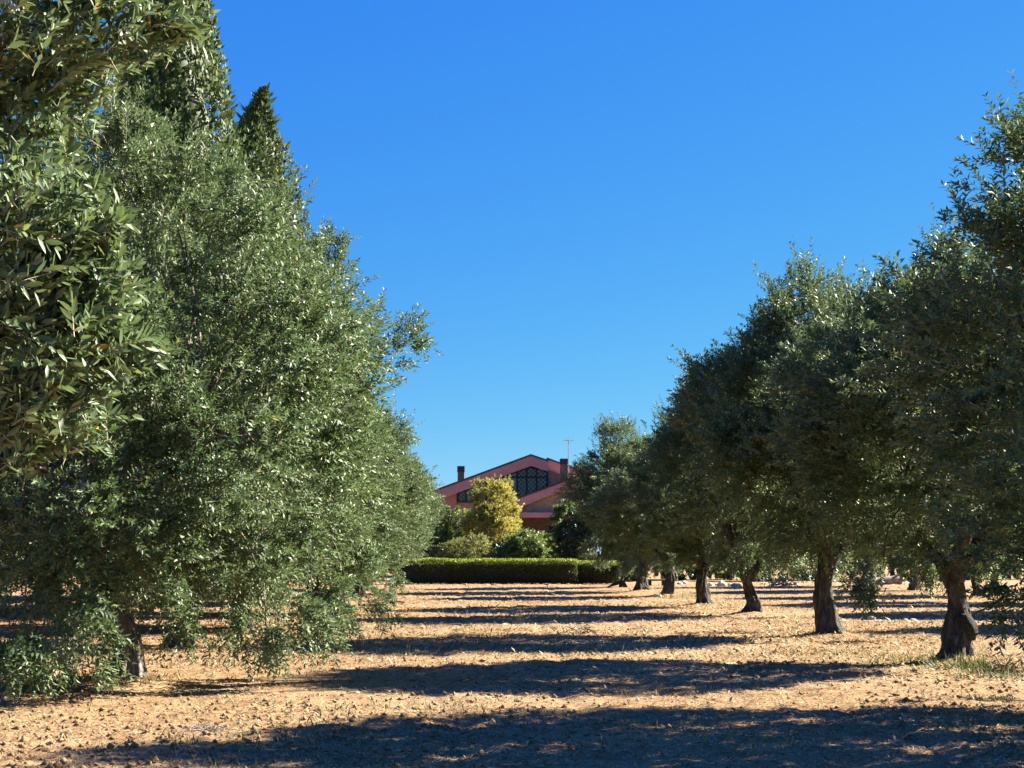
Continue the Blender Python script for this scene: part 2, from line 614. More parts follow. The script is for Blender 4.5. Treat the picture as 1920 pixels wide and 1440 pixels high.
def make_lobes(rng, n, r, zb, zt, lr=(0.7, 1.1), inner=5, flat=0.0, taper=0.0):
    """clump centres on an uneven egg-shaped crown"""
    cz, hz = (zb + zt) / 2, (zt - zb) / 2
    lob = []
    for i in range(n):
        k = (i + 0.5) / n
        z = 1 - 2 * k
        ph = i * 2.399963 + rng.uniform(-0.3, 0.3)
        s = math.sqrt(max(0, 1 - z * z))
        rad = rng.uniform(*lr)
        d = np.array([s * math.cos(ph), s * math.sin(ph), z])
        R = np.array([r - rad * 0.85, r - rad * 0.85, hz - rad * 0.85]) * rng.uniform(0.72, 1.14)
        c = d * R + np.array([0, 0, cz])
        c[:2] *= 1.0 - taper * max(0.0, (c[2] - cz) / hz) - 0.28 * max(0.0, (cz - c[2]) / hz)
        lob.append((*c, rad))
    for i in range(inner):
        d = rng.normal(size=3)
        d /= np.linalg.norm(d)
        c = d * np.array([r, r, hz]) * 0.35 + np.array([0, 0, cz])
        lob.append((*c, rng.uniform(*lr) * 1.1))
    return np.array(lob)


def lobes_to_shoots(rng, lobes, n, centre, slen=(0.22, 0.42), low_z=1.6, upright=0.6, spread=0.45, shell=0.5, per_clump=12, clump=0.13):
    """shoots gathered in sprays: spray centres on the lobes, the shoots of a spray lean the same way"""
    m = max(8, n // per_clump)
    w = lobes[:, 3] ** 2
    idx = rng.choice(len(lobes), m, p=w / w.sum())
    d = unit(rng.normal(size=(m, 3)))
    c, rad = lobes[idx, :3], lobes[idx, 3]
    outw = unit(c - centre)
    flip = np.sum(d * outw, -1) < -0.25
    d[flip] = unit(d[flip] + outw[flip] * 1.2)
    rr = rad * (shell + (1.05 - shell) * rng.uniform(0, 1, m) ** 0.6)
    P = c + d * rr[:, None]
    lowness = np.clip((low_z - P[:, 2]) / 1.0, -0.3, 1.0)
    D = d * 0.75 + outw * 0.35 + rng.normal(0, spread * 0.9, (m, 3))
    D[:, 2] += upright * (1 - 1.5 * np.clip(lowness, 0, 1))
    D = unit(D)
    k = rng.integers(0, m, n)
    P, D, lowness, idx = P[k], D[k], lowness[k], idx[k]
    P = P + rng.normal(0, clump, (n, 3)) * np.clip(rad[k] / 0.8, 0.3, 1.2)[:, None]
    D = unit(D + rng.normal(0, spread * 0.75, (n, 3)))
    length = rng.uniform(*slen, n)
    droop = np.where(lowness > 0, 0.35, rng.uniform(0.0, 0.25, n))
    return P, D, length, droop, idx


def foliage_mesh(name, rng, lobes, n_shoots, pairs, leaf_len, leaf_wid, mat, centre, twigs=0.0, twig_mat=None, wisps=0, zmin=0.05,
                 inner_scale=1.0, **kw):
    P, D, ln, dr, idx = lobes_to_shoots(rng, lobes, n_shoots, centre, **kw)
    lobe_rnd = rng.uniform(0, 1, len(lobes))
    if wisps:
        top = np.argsort(-(P[:, 2] + 0.3 * np.linalg.norm(P[:, :2], axis=1) + rng.normal(0, 0.8, len(P))))[:wisps]
        ln[top] *= rng.uniform(1.15, 1.8, wisps)
        dd = D[top]
        dd[:, 2] += 0.7
        D[top] = unit(dd)
        dr[top] = rng.uniform(0, 0.12, wisps)
    ok = P[:, 2] > zmin
    P, D, ln, dr, idx = P[ok], D[ok], ln[ok], dr[ok], idx[ok]
    pos, ax, nr, L, W, si = shoots_to_leaves(rng, P, D, ln, pairs, leaf_len, leaf_wid, dr)
    keep = pos[:, 2] > zmin
    pos, ax, nr, L, W, si = (a[keep] for a in (pos, ax, nr, L, W, si))
    srnd = rng.uniform(0, 1, len(P))
    rnd = 0.2 * lobe_rnd[idx][si] + 0.3 * srnd[si] + 0.46 * rng.uniform(0, 1, len(pos))
    rnd = np.where(rng.uniform(0, 1, len(pos)) < 0.006, 1.0, rnd)
    vs, fs = leaves_arrays(pos, ax, nr, L, W, 0.12)
    if twigs:
        sel = rng.uniform(0, 1, len(P)) < 0.4
        tv, tf = twig_arrays(P[sel], D[sel], ln[sel], dr[sel], twigs)
        nf = len(fs[0])
        me = np_mesh(name, np.concatenate([vs, tv]), [fs[0], tf + len(vs)], mat, {"rnd": np.concatenate([rnd, np.full(len(tf), 0.5)])})
        me.materials.append(twig_mat)
        mi = np.zeros(nf + len(tf), dtype=np.int32)
        mi[nf:] = 1
        me.polygons.foreach_set("material_index", mi)
        return me
    return np_mesh(name, vs, fs, mat, {"rnd": rnd})


# ---------------------------------------------------------------- olive trunks
def trunk_arrays(rng, height, r_base, r_top, lean=(0, 0), flutes=5, burls=3, nseg=36, nring=34):
    th = np.linspace(0, 2 * math.pi, nseg, endpoint=False)
    ph = rng.uniform(0, 6.28, 4)
    tw = rng.uniform(-1.4, 1.4)
    bl = [(rng.uniform(0, 6.28), rng.uniform(0.05, 0.7), rng.uniform(0.20, 0.48), rng.uniform(0.30, 0.55)) for _ in range(burls)]
    vs = []
    for i in range(nring):
        t = i / (nring - 1)
        z = -0.12 + t * (height + 0.12)
        r = r_base + (r_top - r_base) * min(1, t * 1.5) + 0.50 * r_base * math.exp(-t * 6) + 0.12 * r_base * max(0, t - 0.75) * 4
        fl = 0.13 * np.cos(flutes * th + ph[0] + tw * t * 3) + 0.08 * np.cos((flutes + 3) * th + ph[1] - tw * t * 4) + 0.06 * np.cos(2 * th + ph[2])
        fl = fl - 0.10 * np.abs(np.cos(0.5 * flutes * th + ph[3] + tw * t * 2))
        root = 0.35 * math.exp(-t * 10) * np.maximum(0, np.cos(flutes * th + ph[0]))
        bump = 0
        for (bt, bz, ba, bw) in bl:
            dth = np.angle(np.exp(1j * (th - bt)))
            bump = bump + ba * np.exp(-(dth / bw) ** 2 - ((t - bz) / 0.14) ** 2)
        nz = 0.30 * (vnoise(np.cos(th) * 2.2 + 9 + t * 5, np.sin(th) * 2.2 + t * 7, int(ph[0] * 100)) - 0.5)
        rr = r * (1 + fl + root + bump + nz)
        cx = lean[0] * t ** 1.3 + 0.07 * math.sin(t * 5 + ph[1])
        cy = lean[1] * t ** 1.3 + 0.07 * math.cos(t * 4 + ph[2])
        vs.append(np.stack([cx + np.cos(th) * rr, cy + np.sin(th) * rr, np.full(nseg, z)], -1))
    top = np.array([lean[0], lean[1], height])
    vs = np.concatenate(vs)
    fs = []
    for i in range(nring - 1):
        for k in range(nseg):
            k2 = (k + 1) % nseg
            fs.append((i * nseg + k, i * nseg + k2, (i + 1) * nseg + k2, (i + 1) * nseg + k))
    vs = np.concatenate([vs, [top + np.array([0, 0, 0.05])]])
    c = len(vs) - 1
    tri = [((nring - 1) * nseg + k, (nring - 1) * nseg + (k + 1) % nseg, c) for k in range(nseg)]
    return vs, np.array(fs), np.array(tri), top


def bez(a, b, c, n):
    t = np.linspace(0, 1, n)[:, None]
    return a * (1 - t) ** 2 + 2 * b * t * (1 - t) + c * t * t


def olive_wood(name, rng, height, r_base, lobes, lean=(0, 0), flutes=5, n_main=4, burls=3, r_top=None, mat="bark"):
    vs, quads, tris, top = trunk_arrays(rng, height, r_base, r_top or r_base * 0.78, lean, flutes, burls)
    V, Q, T = [vs], [quads], [tris]
    off = len(vs)
    mains = []
    for k in range(n_main):
        a = 2 * math.pi * (k + rng.uniform(-0.25, 0.25)) / n_main
        end = top + np.array([math.cos(a) * rng.uniform(0.9, 1.4), math.sin(a) * rng.uniform(0.9, 1.4), rng.uniform(1.3, 2.4)])
        start = top + np.array([math.cos(a) * r_base * 0.3, math.sin(a) * r_base * 0.3, -0.25])
        mid = top + np.array([math.cos(a) * 0.55, math.sin(a) * 0.55, 0.5])
        p = bez(start, mid, end, 9)
        p[1:-1] += rng.normal(0, 0.035, (7, 3))
        rad = np.linspace(r_base * 0.66, r_base * 0.26, 9) * (1 + rng.normal(0, 0.06, 9))
        tv, tf = tube_arrays(p, rad, 10)
        V.append(tv); Q.append(np.array(tf) + off); off += len(tv)
        mains.append(p)
    ends = np.array([m[-1] for m in mains])
    for lb in lobes:
        c = lb[:3]
        m = mains[int(np.argmin(np.linalg.norm(ends - c, axis=1)))]
        s = m[rng.integers(5, 9)]
        mid = (s + c) / 2 + np.array([0, 0, 0.25]) + rng.normal(0, 0.12, 3)
        end, rb = c + (c - s) * 0.18, r_base * 0.17
        if c[2] < 1.7:                                   # hanging twigs arch over and down
            mid = np.array([c[0] * 1.02, c[1] * 1.02, max(s[2], c[2] + 0.9)])
            end, rb = c, 0.022
        p = bez(s, mid, end, 9 if c[2] < 1.7 else 7)
        tv, tf = tube_arrays(p, np.linspace(rb, 0.007, len(p)), 6)
        V.append(tv); Q.append(np.array(tf) + off); off += len(tv)
    return np_mesh(name, np.concatenate(V), [np.concatenate(Q), tris], M[mat], smooth=True)


# ---------------------------------------------------------------- olive tree kinds
def olive_kind(seed, r, zb, zt, n_lobes, n_shoots, pairs, leaf_len, leaf_wid, trunk_h, r_base, lean=(0, 0), flutes=5, n_main=4, burls=3,
               twigs=0.0035, wisps=220, extra=None, taper=0.0, lr=(0.5, 1.05), bark="bark", **kw):
    rng = np.random.default_rng(seed)
    lobes = make_lobes(rng, n_lobes, r, zb, zt, lr, taper=taper)
    if extra is not None:
        lobes = np.concatenate([lobes, np.array(extra, float)])
    centre = np.array([0, 0, (zb + zt) / 2 - 0.4])
    kw.setdefault("low_z", zb + 0.6)
    crown = foliage_mesh("olive_crown", rng, lobes, n_shoots, pairs, leaf_len, leaf_wid, M["olive"], centre, twigs=twigs, twig_mat=M["twig"],
                         wisps=wisps, **kw)
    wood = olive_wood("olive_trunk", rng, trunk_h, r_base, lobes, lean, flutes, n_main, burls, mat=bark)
    return crown, wood


KIND = {
    "big": olive_kind(11, 3.0, 0.70, 6.6, 44, 13000, 10, 0.082, 0.027, 1.35, 0.17, (-0.35, 0.0), 6, 4, 2, wisps=350, taper=0.55, bark="bark_sunlit",
                      extra=[(-0.5, -2.35, 0.50, 0.50), (-0.25, -2.3, 1.15, 0.65), (-0.75, -2.0, 1.9, 0.7), (-0.95, -1.3, 0.6, 0.7), (-1.3, -0.6, 0.7, 0.6),
                             (0.0, -2.1, 0.62, 0.32), (0.7, -1.3, 1.05, 0.45), (1.2, -1.0, 0.95, 0.45), (1.7, -0.9, 0.42, 0.20), (1.65, -0.8, 0.9, 0.4),
                             (2.1, -0.2, 0.95, 0.5), (2.4, 0.6, 1.0, 0.5), (1.5, -0.6, 1.4, 0.5), (0.5, -1.9, 1.6, 0.6), (-0.1, -2.2, 2.0, 0.7), (0.6, -2.0, 2.3, 0.7), (0.0, -2.25, 1.5, 0.55), (-0.6, -0.2, 6.45, 0.65), (-1.4, 0.0, 6.3, 0.7), (-0.9, -0.3, 7.0, 0.45)]),
    "a": olive_kind(22, 2.6, 1.30, 6.9, 30, 9500, 9, 0.090, 0.030, 1.0, 0.175, (0.10, 0.0), 5, 3, 4, wisps=320, taper=0.2,
                    extra=[(-1.72, -0.5, 1.2, 0.30), (-1.8, -0.3, 1.8, 0.6), (1.8, 0.9, 1.6, 0.5), (0.2, 2.0, 1.5, 0.5)]),
    "b": olive_kind(33, 2.5, 1.42, 6.8, 28, 9500, 9, 0.090, 0.030, 1.5, 0.18, (-0.05, 0.05), 5, 3, 5, wisps=320, taper=0.2,
                    extra=[(-1.5, -1.1, 1.55, 0.45), (1.7, -0.7, 1.6, 0.45)]),
    "low": olive_kind(55, 2.9, 0.62, 6.6, 40, 11000, 9, 0.088, 0.029, 1.0, 0.19, (0.1, 0.1), 5, 4, 3, wisps=300, taper=0.4,
                      extra=[(-1.8, 0.6, 0.8, 0.55)]),
}


def olive(kind, x, y, rotz, scale, label, group):
    crown, wood = KIND[kind]
    root = empty("olive_tree", (x, y, gz(x, y)), rotz, scale)
    tag(root, label, "olive tree", group)
    link_mesh("trunk", wood, root)
    c = link_mesh("crown", crown, root)
    return root


G_R, G_L, G_R2 = "olive trees of the shaded row", "olive trees of the sunlit row", "olive trees of the row behind the shaded one"
p = on_ground
# shaded row to the right, nearest first
olive("a", 7.0, 14.7, 0.0, (1.1, 1.1, 0.86), "tall dark olive tree cut off by the picture's right edge, nearest of the shaded row", G_R)
q = p(1800, 1243)
bt = olive("b", q.x, q.y, 0.1, (1.0, 1.0, 0.85), "dark olive tree with thick burled trunk and green weeds at its foot", G_R)
def sawn_scar(tree, lx, ly, lz, r, rot):
    rng = np.random.default_rng(3)
    import bmesh
    bm = bmesh.new()
    bmesh.ops.create_icosphere(bm, subdivisions=3, radius=1.0)
    for v in bm.verts:
        c = v.co.normalized()
        v.co = c * (0.85 + 0.35 * float(vnoise(np.array([c.x * 2 + 4]), np.array([c.y * 2 + c.z * 1.7]), 8)[0]))
    me = bpy.data.meshes.new("burl")
    bm.to_mesh(me)
    bm.free()
    for f in me.polygons:
        f.use_smooth = True
    me.materials.append(M["bark"])
    o = link_mesh("burl", me, tree)
    o.location, o.scale, o.rotation_euler = (lx, ly, lz), (r * 0.75, r * 0.75, r * 1.35), rot


sawn_scar(bt, 0.10, -0.07, 0.50, 0.17, (0, -0.3, 0))
q = p(1556, 1192)
olive("b", q.x, q.y, 1.9, (1.08, 1.08, 0.97), "shaded olive tree with a swollen double trunk, second trunk from the right edge", G_R)
q = p(1408, 1152)
olive("a", q.x, q.y, 4.2, (1.0, 1.0, 0.98), "shaded olive tree with straight dark trunk between the swollen trunk and the flared one", G_R)
q = p(1317, 1137)
olive("b", q.x, q.y, 3.3, (1.0, 1.0, 0.80), "shaded olive tree whose dark trunk flares wide at the base", G_R)
q = p(1252, 1118)
olive("b", q.x, q.y, 5.0, (1.0, 1.0, 0.78), "shaded olive tree with slim trunk just right of the forked one", G_R)
q = p(1205, 1109)
olive("a", q.x, q.y, 0.9, (1.12, 1.12, 0.95), "shaded olive tree with trunk forked in a V near the stump", G_R)
olive("b", 7.9, 71.0, 2.0, (1.0, 1.0, 0.95), "olive tree closing the shaded row behind the V-forked one", G_R)
# sunlit row to the left
q = p(236, 1283)
olive("big", q.x, q.y, 0.0, (1.05, 1.05, 0.98), "large sunlit olive tree with fluted trunk coloured pale as if sunlit and branches hanging to the ground", G_L)
l2 = olive("low", -4.75, 25.8, 0.7, (1.0, 1.0, 1.06), "sunlit olive tree with a branch jutting towards the blue sky", G_L)
olive("low", -4.7, 32.6, 2.2, (1.02, 1.02, 0.96), "sunlit olive tree hidden behind the large one, its low twigs over the bare ground", G_L)
q = p(592, 1152)
olive("low", q.x, q.y, 3.6, (0.95, 0.95, 0.9), "sunlit olive tree with its dark trunk half behind low foliage", G_L)
q = p(637, 1131)
olive("a", q.x, q.y, 1.2, (1.1, 1.1, 0.85), "sunlit olive tree with a short dark trunk showing above dry grass", G_L)
olive("low", -4.2, 56.0, 5.2, (1.05, 1.05, 0.94), "pale sunlit olive tree, last but one before the hedge", G_L)
olive("low", -4.5, 65.0, 2.0, (1.08, 1.08, 0.97), "pale distant olive tree at the left end of the hedge", G_L)
# the jutting branch of the second sunlit tree
def jutting_branch():
    rng = np.random.default_rng(66)
    lob = np.array([(1.9, 0, 4.4, 0.5), (2.45, -0.1, 4.6, 0.42), (2.95, 0.0, 4.75, 0.32), (3.3, 0.0, 4.85, 0.26), (2.35, 0, 5.2, 0.26), (2.75, 0, 5.15, 0.2), (1.8, -0.2, 5.4, 0.5), (1.85, -0.2, 5.95, 0.38), (1.9, -0.2, 6.35, 0.2)])
    me = foliage_mesh("olive_branch", rng, lob, 520, 9, 0.085, 0.027, M["olive"], np.array([0.5, 0, 4.2]), twigs=0.004, twig_mat=M["twig"], spread=0.35,
                      per_clump=5, slen=(0.25, 0.5))
    o = link_mesh("branch", me, l2)
    o.location = (0.4, 0, 0)
    o.rotation_euler = (0, 0, -l2.rotation_euler.z)
    tv, tf = tube_arrays(bez(np.array([0.6, 0, 3.6]), np.array([1.6, 0, 4.2]), np.array([2.85, 0, 4.7]), 8), np.linspace(0.035, 0.004, 8), 6)
    w = link_mesh("limb", np_mesh("olive_limb", tv, np.array(tf), M["bark"], smooth=True), o)


jutting_branch()
# the next row to the right, mostly behind the shaded row
r2 = ["olive tree of the next row behind the near dark crown at the right edge", "olive tree of the next row just right of the burled trunk's crown",
      "olive tree of the next row seen low behind the burled trunk", "olive tree of the next row behind the gap left of the burled trunk",
      "olive tree of the next row behind the fallen log", "farthest olive tree of the next row, behind the swollen trunk"]
for k, (yy, rz) in enumerate([(33.5, 0.3), (40.8, 1.4), (48.2, 2.9), (55.6, 4.4), (63.5, 5.5), (71.5, 0.8)]):
    olive("aba"[k % 3], 18.2, yy, rz, (1.0, 1.0, 0.92), r2[k], G_R2)
# a row farther left, seen in gaps under the sunlit crowns
l3 = ["olive tree of the farther left row, seen at the left edge under the large crown", "olive tree of the farther left row in the gap behind the pale fluted trunk",
      "olive tree of the farther left row, farthest one in the gaps behind the pale trunk"]
for k, (xx, yy, rz) in enumerate([(-11.5, 27.0, 0.3), (-11.5, 35.0, 2.4), (-11.8, 43.0, 4.4)]):
    olive("low", xx, yy, rz, (1.1, 1.1, 0.95), l3[k], "olive trees of the farther left row")


# ---------------------------------------------------------------- near olive tree: branches reach into the frame from the left
def near_olive():
    rng = np.random.default_rng(77)
    x0, y0 = -4.35, 5.0
    base = np.array([x0, y0, gz(x0, y0)])
    root = empty("olive_tree", tuple(base))
    tag(root, "nearest olive tree, only its large-leaved branches reaching in at the left edge", "olive tree", G_L)
    lobes = make_lobes(rng, 30, 2.7, 1.3, 6.0)
    wood = olive_wood("olive_trunk", rng, 1.3, 0.27, lobes)
    link_mesh("trunk", wood, root)
    # whole crown (mostly outside the frame)
    lobes = lobes[(lobes[:, 0] + lobes[:, 3] + x0) < -1.15]
    P, D, ln, dr, _ = lobes_to_shoots(rng, lobes, 1700, np.array([0, 0, 3.3]))
    Pw = P + base
    ok = (Pw[:, 0] < -0.36 * Pw[:, 1] - 0.05)
    P, D, ln, dr = P[ok], D[ok], ln[ok], dr[ok]
    # branches in view: (picture x, y, distance, radius, shoots)
    sh = []
    spots = [(40, 10, 4.5, 0.30, 42), (210, 20, 4.6, 0.20, 30), (300, 60, 4.7, 0.09, 9), (60, 150, 4.8, 0.22, 34), (130, 110, 4.9, 0.16, 18), (20, 300, 4.7, 0.20, 26),
             (60, 420, 4.5, 0.24, 44), (150, 480, 4.55, 0.16, 26), (60, 560, 4.5, 0.22, 36), (170, 600, 4.6, 0.16, 24), (230, 655, 4.65, 0.08, 9),
             (50, 700, 4.5, 0.20, 30), (130, 760, 4.7, 0.13, 14), (20, 800, 4.6, 0.15, 16), (-80, 200, 4.8, 0.4, 60), (-80, 550, 4.7, 0.4, 70)]
    for (px, py, yy, rad, n) in spots:
        n = int(n * 1.8)
        c = np.array(at_depth(px, py, yy)) - base
        pts = c + unit(rng.normal(size=(n, 3))) * (rad * rng.uniform(0.1, 1.0, (n, 1)) ** 0.6)
        d = unit(np.array([0.55, -0.15, 0.55]) + rng.normal(0, 0.42, (n, 3)))
        l = rng.uniform(0.12, 0.24, n)
        sh.append((pts - d * l[:, None] * 0.5, d, l, rng.uniform(0.05, 0.35, n)))
    P2 = np.concatenate([s[0] for s in sh]); D2 = np.concatenate([s[1] for s in sh])
    l2 = np.concatenate([s[2] for s in sh]); r2 = np.concatenate([s[3] for s in sh])
    a1 = shoots_to_leaves(rng, P, D, ln, 9, 0.065, 0.018, dr)
    a2 = shoots_to_leaves(rng, P2, D2, l2, 9, 0.056, 0.017, r2, (25, 60), 0.2, 0.9)
    # the 300 leaves that show largest are leaves of their own
    pw = a2[0] + base
    d = pw - np.array([0, 0, CAM_H])
    fz = d @ np.array(_f)
    sx = 960 + d @ np.array(_r) / fz * F_PX
    inside = (sx > 5) & (sx < 420)
    score = a2[3] / fz * np.where(inside, 1, 0.0001)
    best = np.argsort(-score)[:300]
    rest = np.ones(len(score), bool)
    rest[best] = False
    vs1, fs1 = leaves_arrays(*a1[:5], 0.12)
    vs2, fs2 = leaves_arrays(*[a[rest] for a in a2[:5]], 0.16, detail=True)
    tv, tf = twig_arrays(P2, D2, l2, r2, 0.0019)
    n1, n2 = len(vs1), len(vs2)
    # rnd per face, repeated for the faces of one leaf
    k2 = rest.sum()
    srnd = rng.uniform(0, 1, len(P2))
    lr = 0.35 * srnd[a2[5][rest]] + 0.6 * rng.uniform(0, 1, k2)
    lr = np.where(rng.uniform(0, 1, k2) < 0.012, 1.0, lr)
    attr = np.concatenate([rng.uniform(0, 0.95, len(fs1[0])), np.tile(lr, 2), np.full(len(tf), 0.5)])
    # face order: quads of leaves 1, quads of leaves 2, twigs, then triangles
    quads = np.concatenate([fs1[0], fs2[1] + n1, tf + n1 + n2])
    tris = fs2[0] + n1
    attr = np.concatenate([rng.uniform(0, 0.95, len(fs1[0])), np.tile(lr, 2), np.full(len(tf), 0.5), np.tile(lr, 4)])
    me = np_mesh("olive_crown", np.concatenate([vs1, vs2, tv]), [quads, tris], M["olive"], {"rnd": attr})
    me.materials.append(M["twig"])
    mi = np.zeros(len(quads) + len(tris), dtype=np.int32)
    s = len(fs1[0]) + len(fs2[1])
    mi[s:s + len(tf)] = 1
    me.polygons.foreach_set("material_index", mi)
    crown = link_mesh("crown", me, root)
    # single leaves, unit leaf along +X, face up +Z
    lv, lf = leaves_arrays(np.zeros((1, 3)), np.array([[1.0, 0, 0]]), np.array([[0, 0, 1.0]]), np.array([1.0]), np.array([0.28]), 0.16, detail=True)
    lme = np_mesh("olive_leaf", lv, lf, M["olive_single"])
    for i in best:
        ax, nr = a2[1][i], a2[2][i]
        w = np.cross(nr, ax)
        m = Matrix(((ax[0], w[0], nr[0], a2[0][i][0]), (ax[1], w[1], nr[1], a2[0][i][1]), (ax[2], w[2], nr[2], a2[0][i][2]), (0, 0, 0, 1)))
        o = link_mesh("leaf", lme, crown)
        o.matrix_local = m @ Matrix.Diagonal((a2[3][i], a2[3][i], a2[3][i], 1))
    # a few bare stems running back to the tree
    mb = MB()
    for (px, py, yy) in [(60, 30, 4.6), (150, 110, 4.7), (40, 430, 4.6), (120, 560, 4.6), (60, 700, 4.6), (20, 780, 4.6)]:
        c = np.array(at_depth(px, py, yy)) - base
        s = np.array([1.6, 0.2, c[2] - 0.4])
        mb.tube(bez(s, (s + c) / 2 + np.array([0, 0, 0.15]), c + np.array([0.08, 0, 0.06]), 8), np.linspace(0.014, 0.003, 8), 6)
    mb.build("branch", M["bark"], root, smooth=True)


near_olive()


# ---------------------------------------------------------------- cypresses behind the sunlit row
def cypress(x, y, height, rmax, seed, label, n=26000, bend=0.0):
    rng = np.random.default_rng(seed)
    root = empty("cypress_tree", (x, y, gz(x, y)))
    tag(root, label, "cypress", "cypresses behind the sunlit olives")
    t = rng.uniform(0, 1, n) ** 0.85
    h = 0.3 + t * (height - 0.3)
    th = rng.uniform(0, 2 * math.pi, n)

    def prof(t):
        return rmax * np.clip((t / 0.12) ** 0.5, 0, 1) * np.where(t < 0.35, 1.0, (1 - (t - 0.35) / 0.65)) ** 0.95 * (1 + 0.25 * np.exp(-((t - 0.86) / 0.05) ** 2)) + 0.03

    ridge = 0.62 + 0.7 * vnoise(np.cos(th) * 2.2 + 7, np.sin(th) * 2.2 + h * 0.33, seed) + 0.22 * (vnoise(np.cos(th) * 5 + 3, np.sin(th) * 5 + h * 0.9, seed + 3) - 0.5)
    R = prof(t) * ridge * (0.62 + 0.38 * rng.uniform(0, 1, n) ** 0.5)
    cx = bend * np.clip((t - 0.8) / 0.2, 0, 1) ** 2
    P = np.stack([np.cos(th) * R + cx, np.sin(th) * R, h], -1)
    D = unit(np.stack([np.cos(th) * 0.45, np.sin(th) * 0.45, np.full(n, 1.0)], -1) + rng.normal(0, 0.22, (n, 3)))
    w = rng.choice(n, 400, replace=False)
    D[w] = unit(D[w] + np.stack([np.cos(th[w]), np.sin(th[w]), np.zeros(400)], -1) * 0.9)
    L = rng.uniform(0.12, 0.26, n)
    L[w] *= 2.4
    out = np.stack([np.cos(th), np.sin(th), np.zeros(n)], -1)
    # each spray: two narrow blades
    V, Fc, A = [], [], []
    off = 0
    rn = 0.55 * rng.uniform(0, 1, n) + 0.45 * vnoise(th * 3, h * 1.2, seed + 9)
    for k in range(2):
        d = unit(D + rng.normal(0, 0.28, (n, 3)))
        vs, fs = leaves_arrays(P, d, unit(out + rng.normal(0, 0.4, (n, 3))), L * rng.uniform(0.6, 1, n), np.minimum(L * 0.46, 0.11), 0.05)
        V.append(vs); Fc.append(fs[0] + off); off += len(vs); A.append(rn)
    # dense inner foliage that nothing shines through
    ht = np.linspace(0.02, 0.97, 46)
    ring = np.linspace(0, 2 * math.pi, 22, endpoint=False)
    TT, RG = np.meshgrid(ht, ring, indexing="ij")
    hh = 0.3 + TT * (height - 0.3)
    rc = prof(TT) * (0.62 + 0.7 * vnoise(np.cos(RG) * 2.2 + 7, np.sin(RG) * 2.2 + hh * 0.33, seed)) * 0.66 * (0.9 + 0.2 * rng.uniform(0, 1, TT.shape))
    core = np.stack([np.cos(RG) * rc + bend * np.clip((TT - 0.8) / 0.2, 0, 1) ** 2, np.sin(RG) * rc, hh], -1).reshape(-1, 3)
    cf = []
    for i in range(len(ht) - 1):
        for k in range(22):
            cf.append((i * 22 + k, i * 22 + (k + 1) % 22, (i + 1) * 22 + (k + 1) % 22, (i + 1) * 22 + k))
    V.append(core); Fc.append(np.array(cf) + off); off += len(core); A.append(rng.uniform(0, 0.4, len(cf)))
    me = np_mesh("cypress_crown", np.concatenate(V), np.concatenate(Fc), M["cypress"], {"rnd": np.clip(np.concatenate(A), 0, 1)})
    link_mesh("crown", me, root)
    tv, tf = tube_arrays(np.array([[0, 0, -0.2], [0, 0, height * 0.5], [bend * 0.2, 0, height * 0.95]]), [0.2, 0.12, 0.02], 8)
    link_mesh("trunk", np_mesh("cypress_trunk", tv, np.array(tf), M["bark"], smooth=True), root)


q = at_depth(305, 0, 41.0)
cypress(q.x, 41.0, 22.5, 2.7, 5, "very tall cypress rising out of the top of the picture", n=34000)
q = at_depth(470, 168, 56.0)
cypress(q.x, 56.0, at_depth(470, 168, 56.0).z, 3.9, 8, "pointed dark cypress whose bent tip stands clear against the sky", bend=0.5)


# ---------------------------------------------------------------- house
ROT = math.radians(0.0)
HOUSE_Y = 100.0
h0 = at_depth(993, 1037, HOUSE_Y)
h0 = Vector((h0.x, HOUSE_Y, 0.0))
U_DIR = Vector((math.cos(ROT), math.sin(ROT), 0))
BACK = Vector((-math.sin(ROT), math.cos(ROT), 0))


def fp(px, py, w=0.0):
    """picture point on the facade plane set back by w -> (u, w, v) in the house's own axes"""
    d = ray(px, py)
    o = Vector((0, 0, CAM_H))
    pl = h0 + BACK * w
    t = (pl - o).dot(BACK) / d.dot(BACK)
    pt = o + d * t - h0
    return (pt.dot(U_DIR), w, pt.z)


def slab(pts, w0, w1):
    """prism between two depths from picture points taken at depth w0"""
    a = [fp(px, py, w0) for px, py in pts]
    b = [(u, w1, v) for (u, _, v) in a]
    return a, b


def clip_poly(poly, f):
    out = []
    for i in range(len(poly)):
        a, b = poly[i], poly[(i + 1) % len(poly)]
        fa, fb = f(a), f(b)
        if fa >= 0: out.append(a)
        if fa * fb < 0:
            t = fa / (fa - fb)
            out.append((a[0] + (b[0] - a[0]) * t, a[1] + (b[1] - a[1]) * t))
    return out


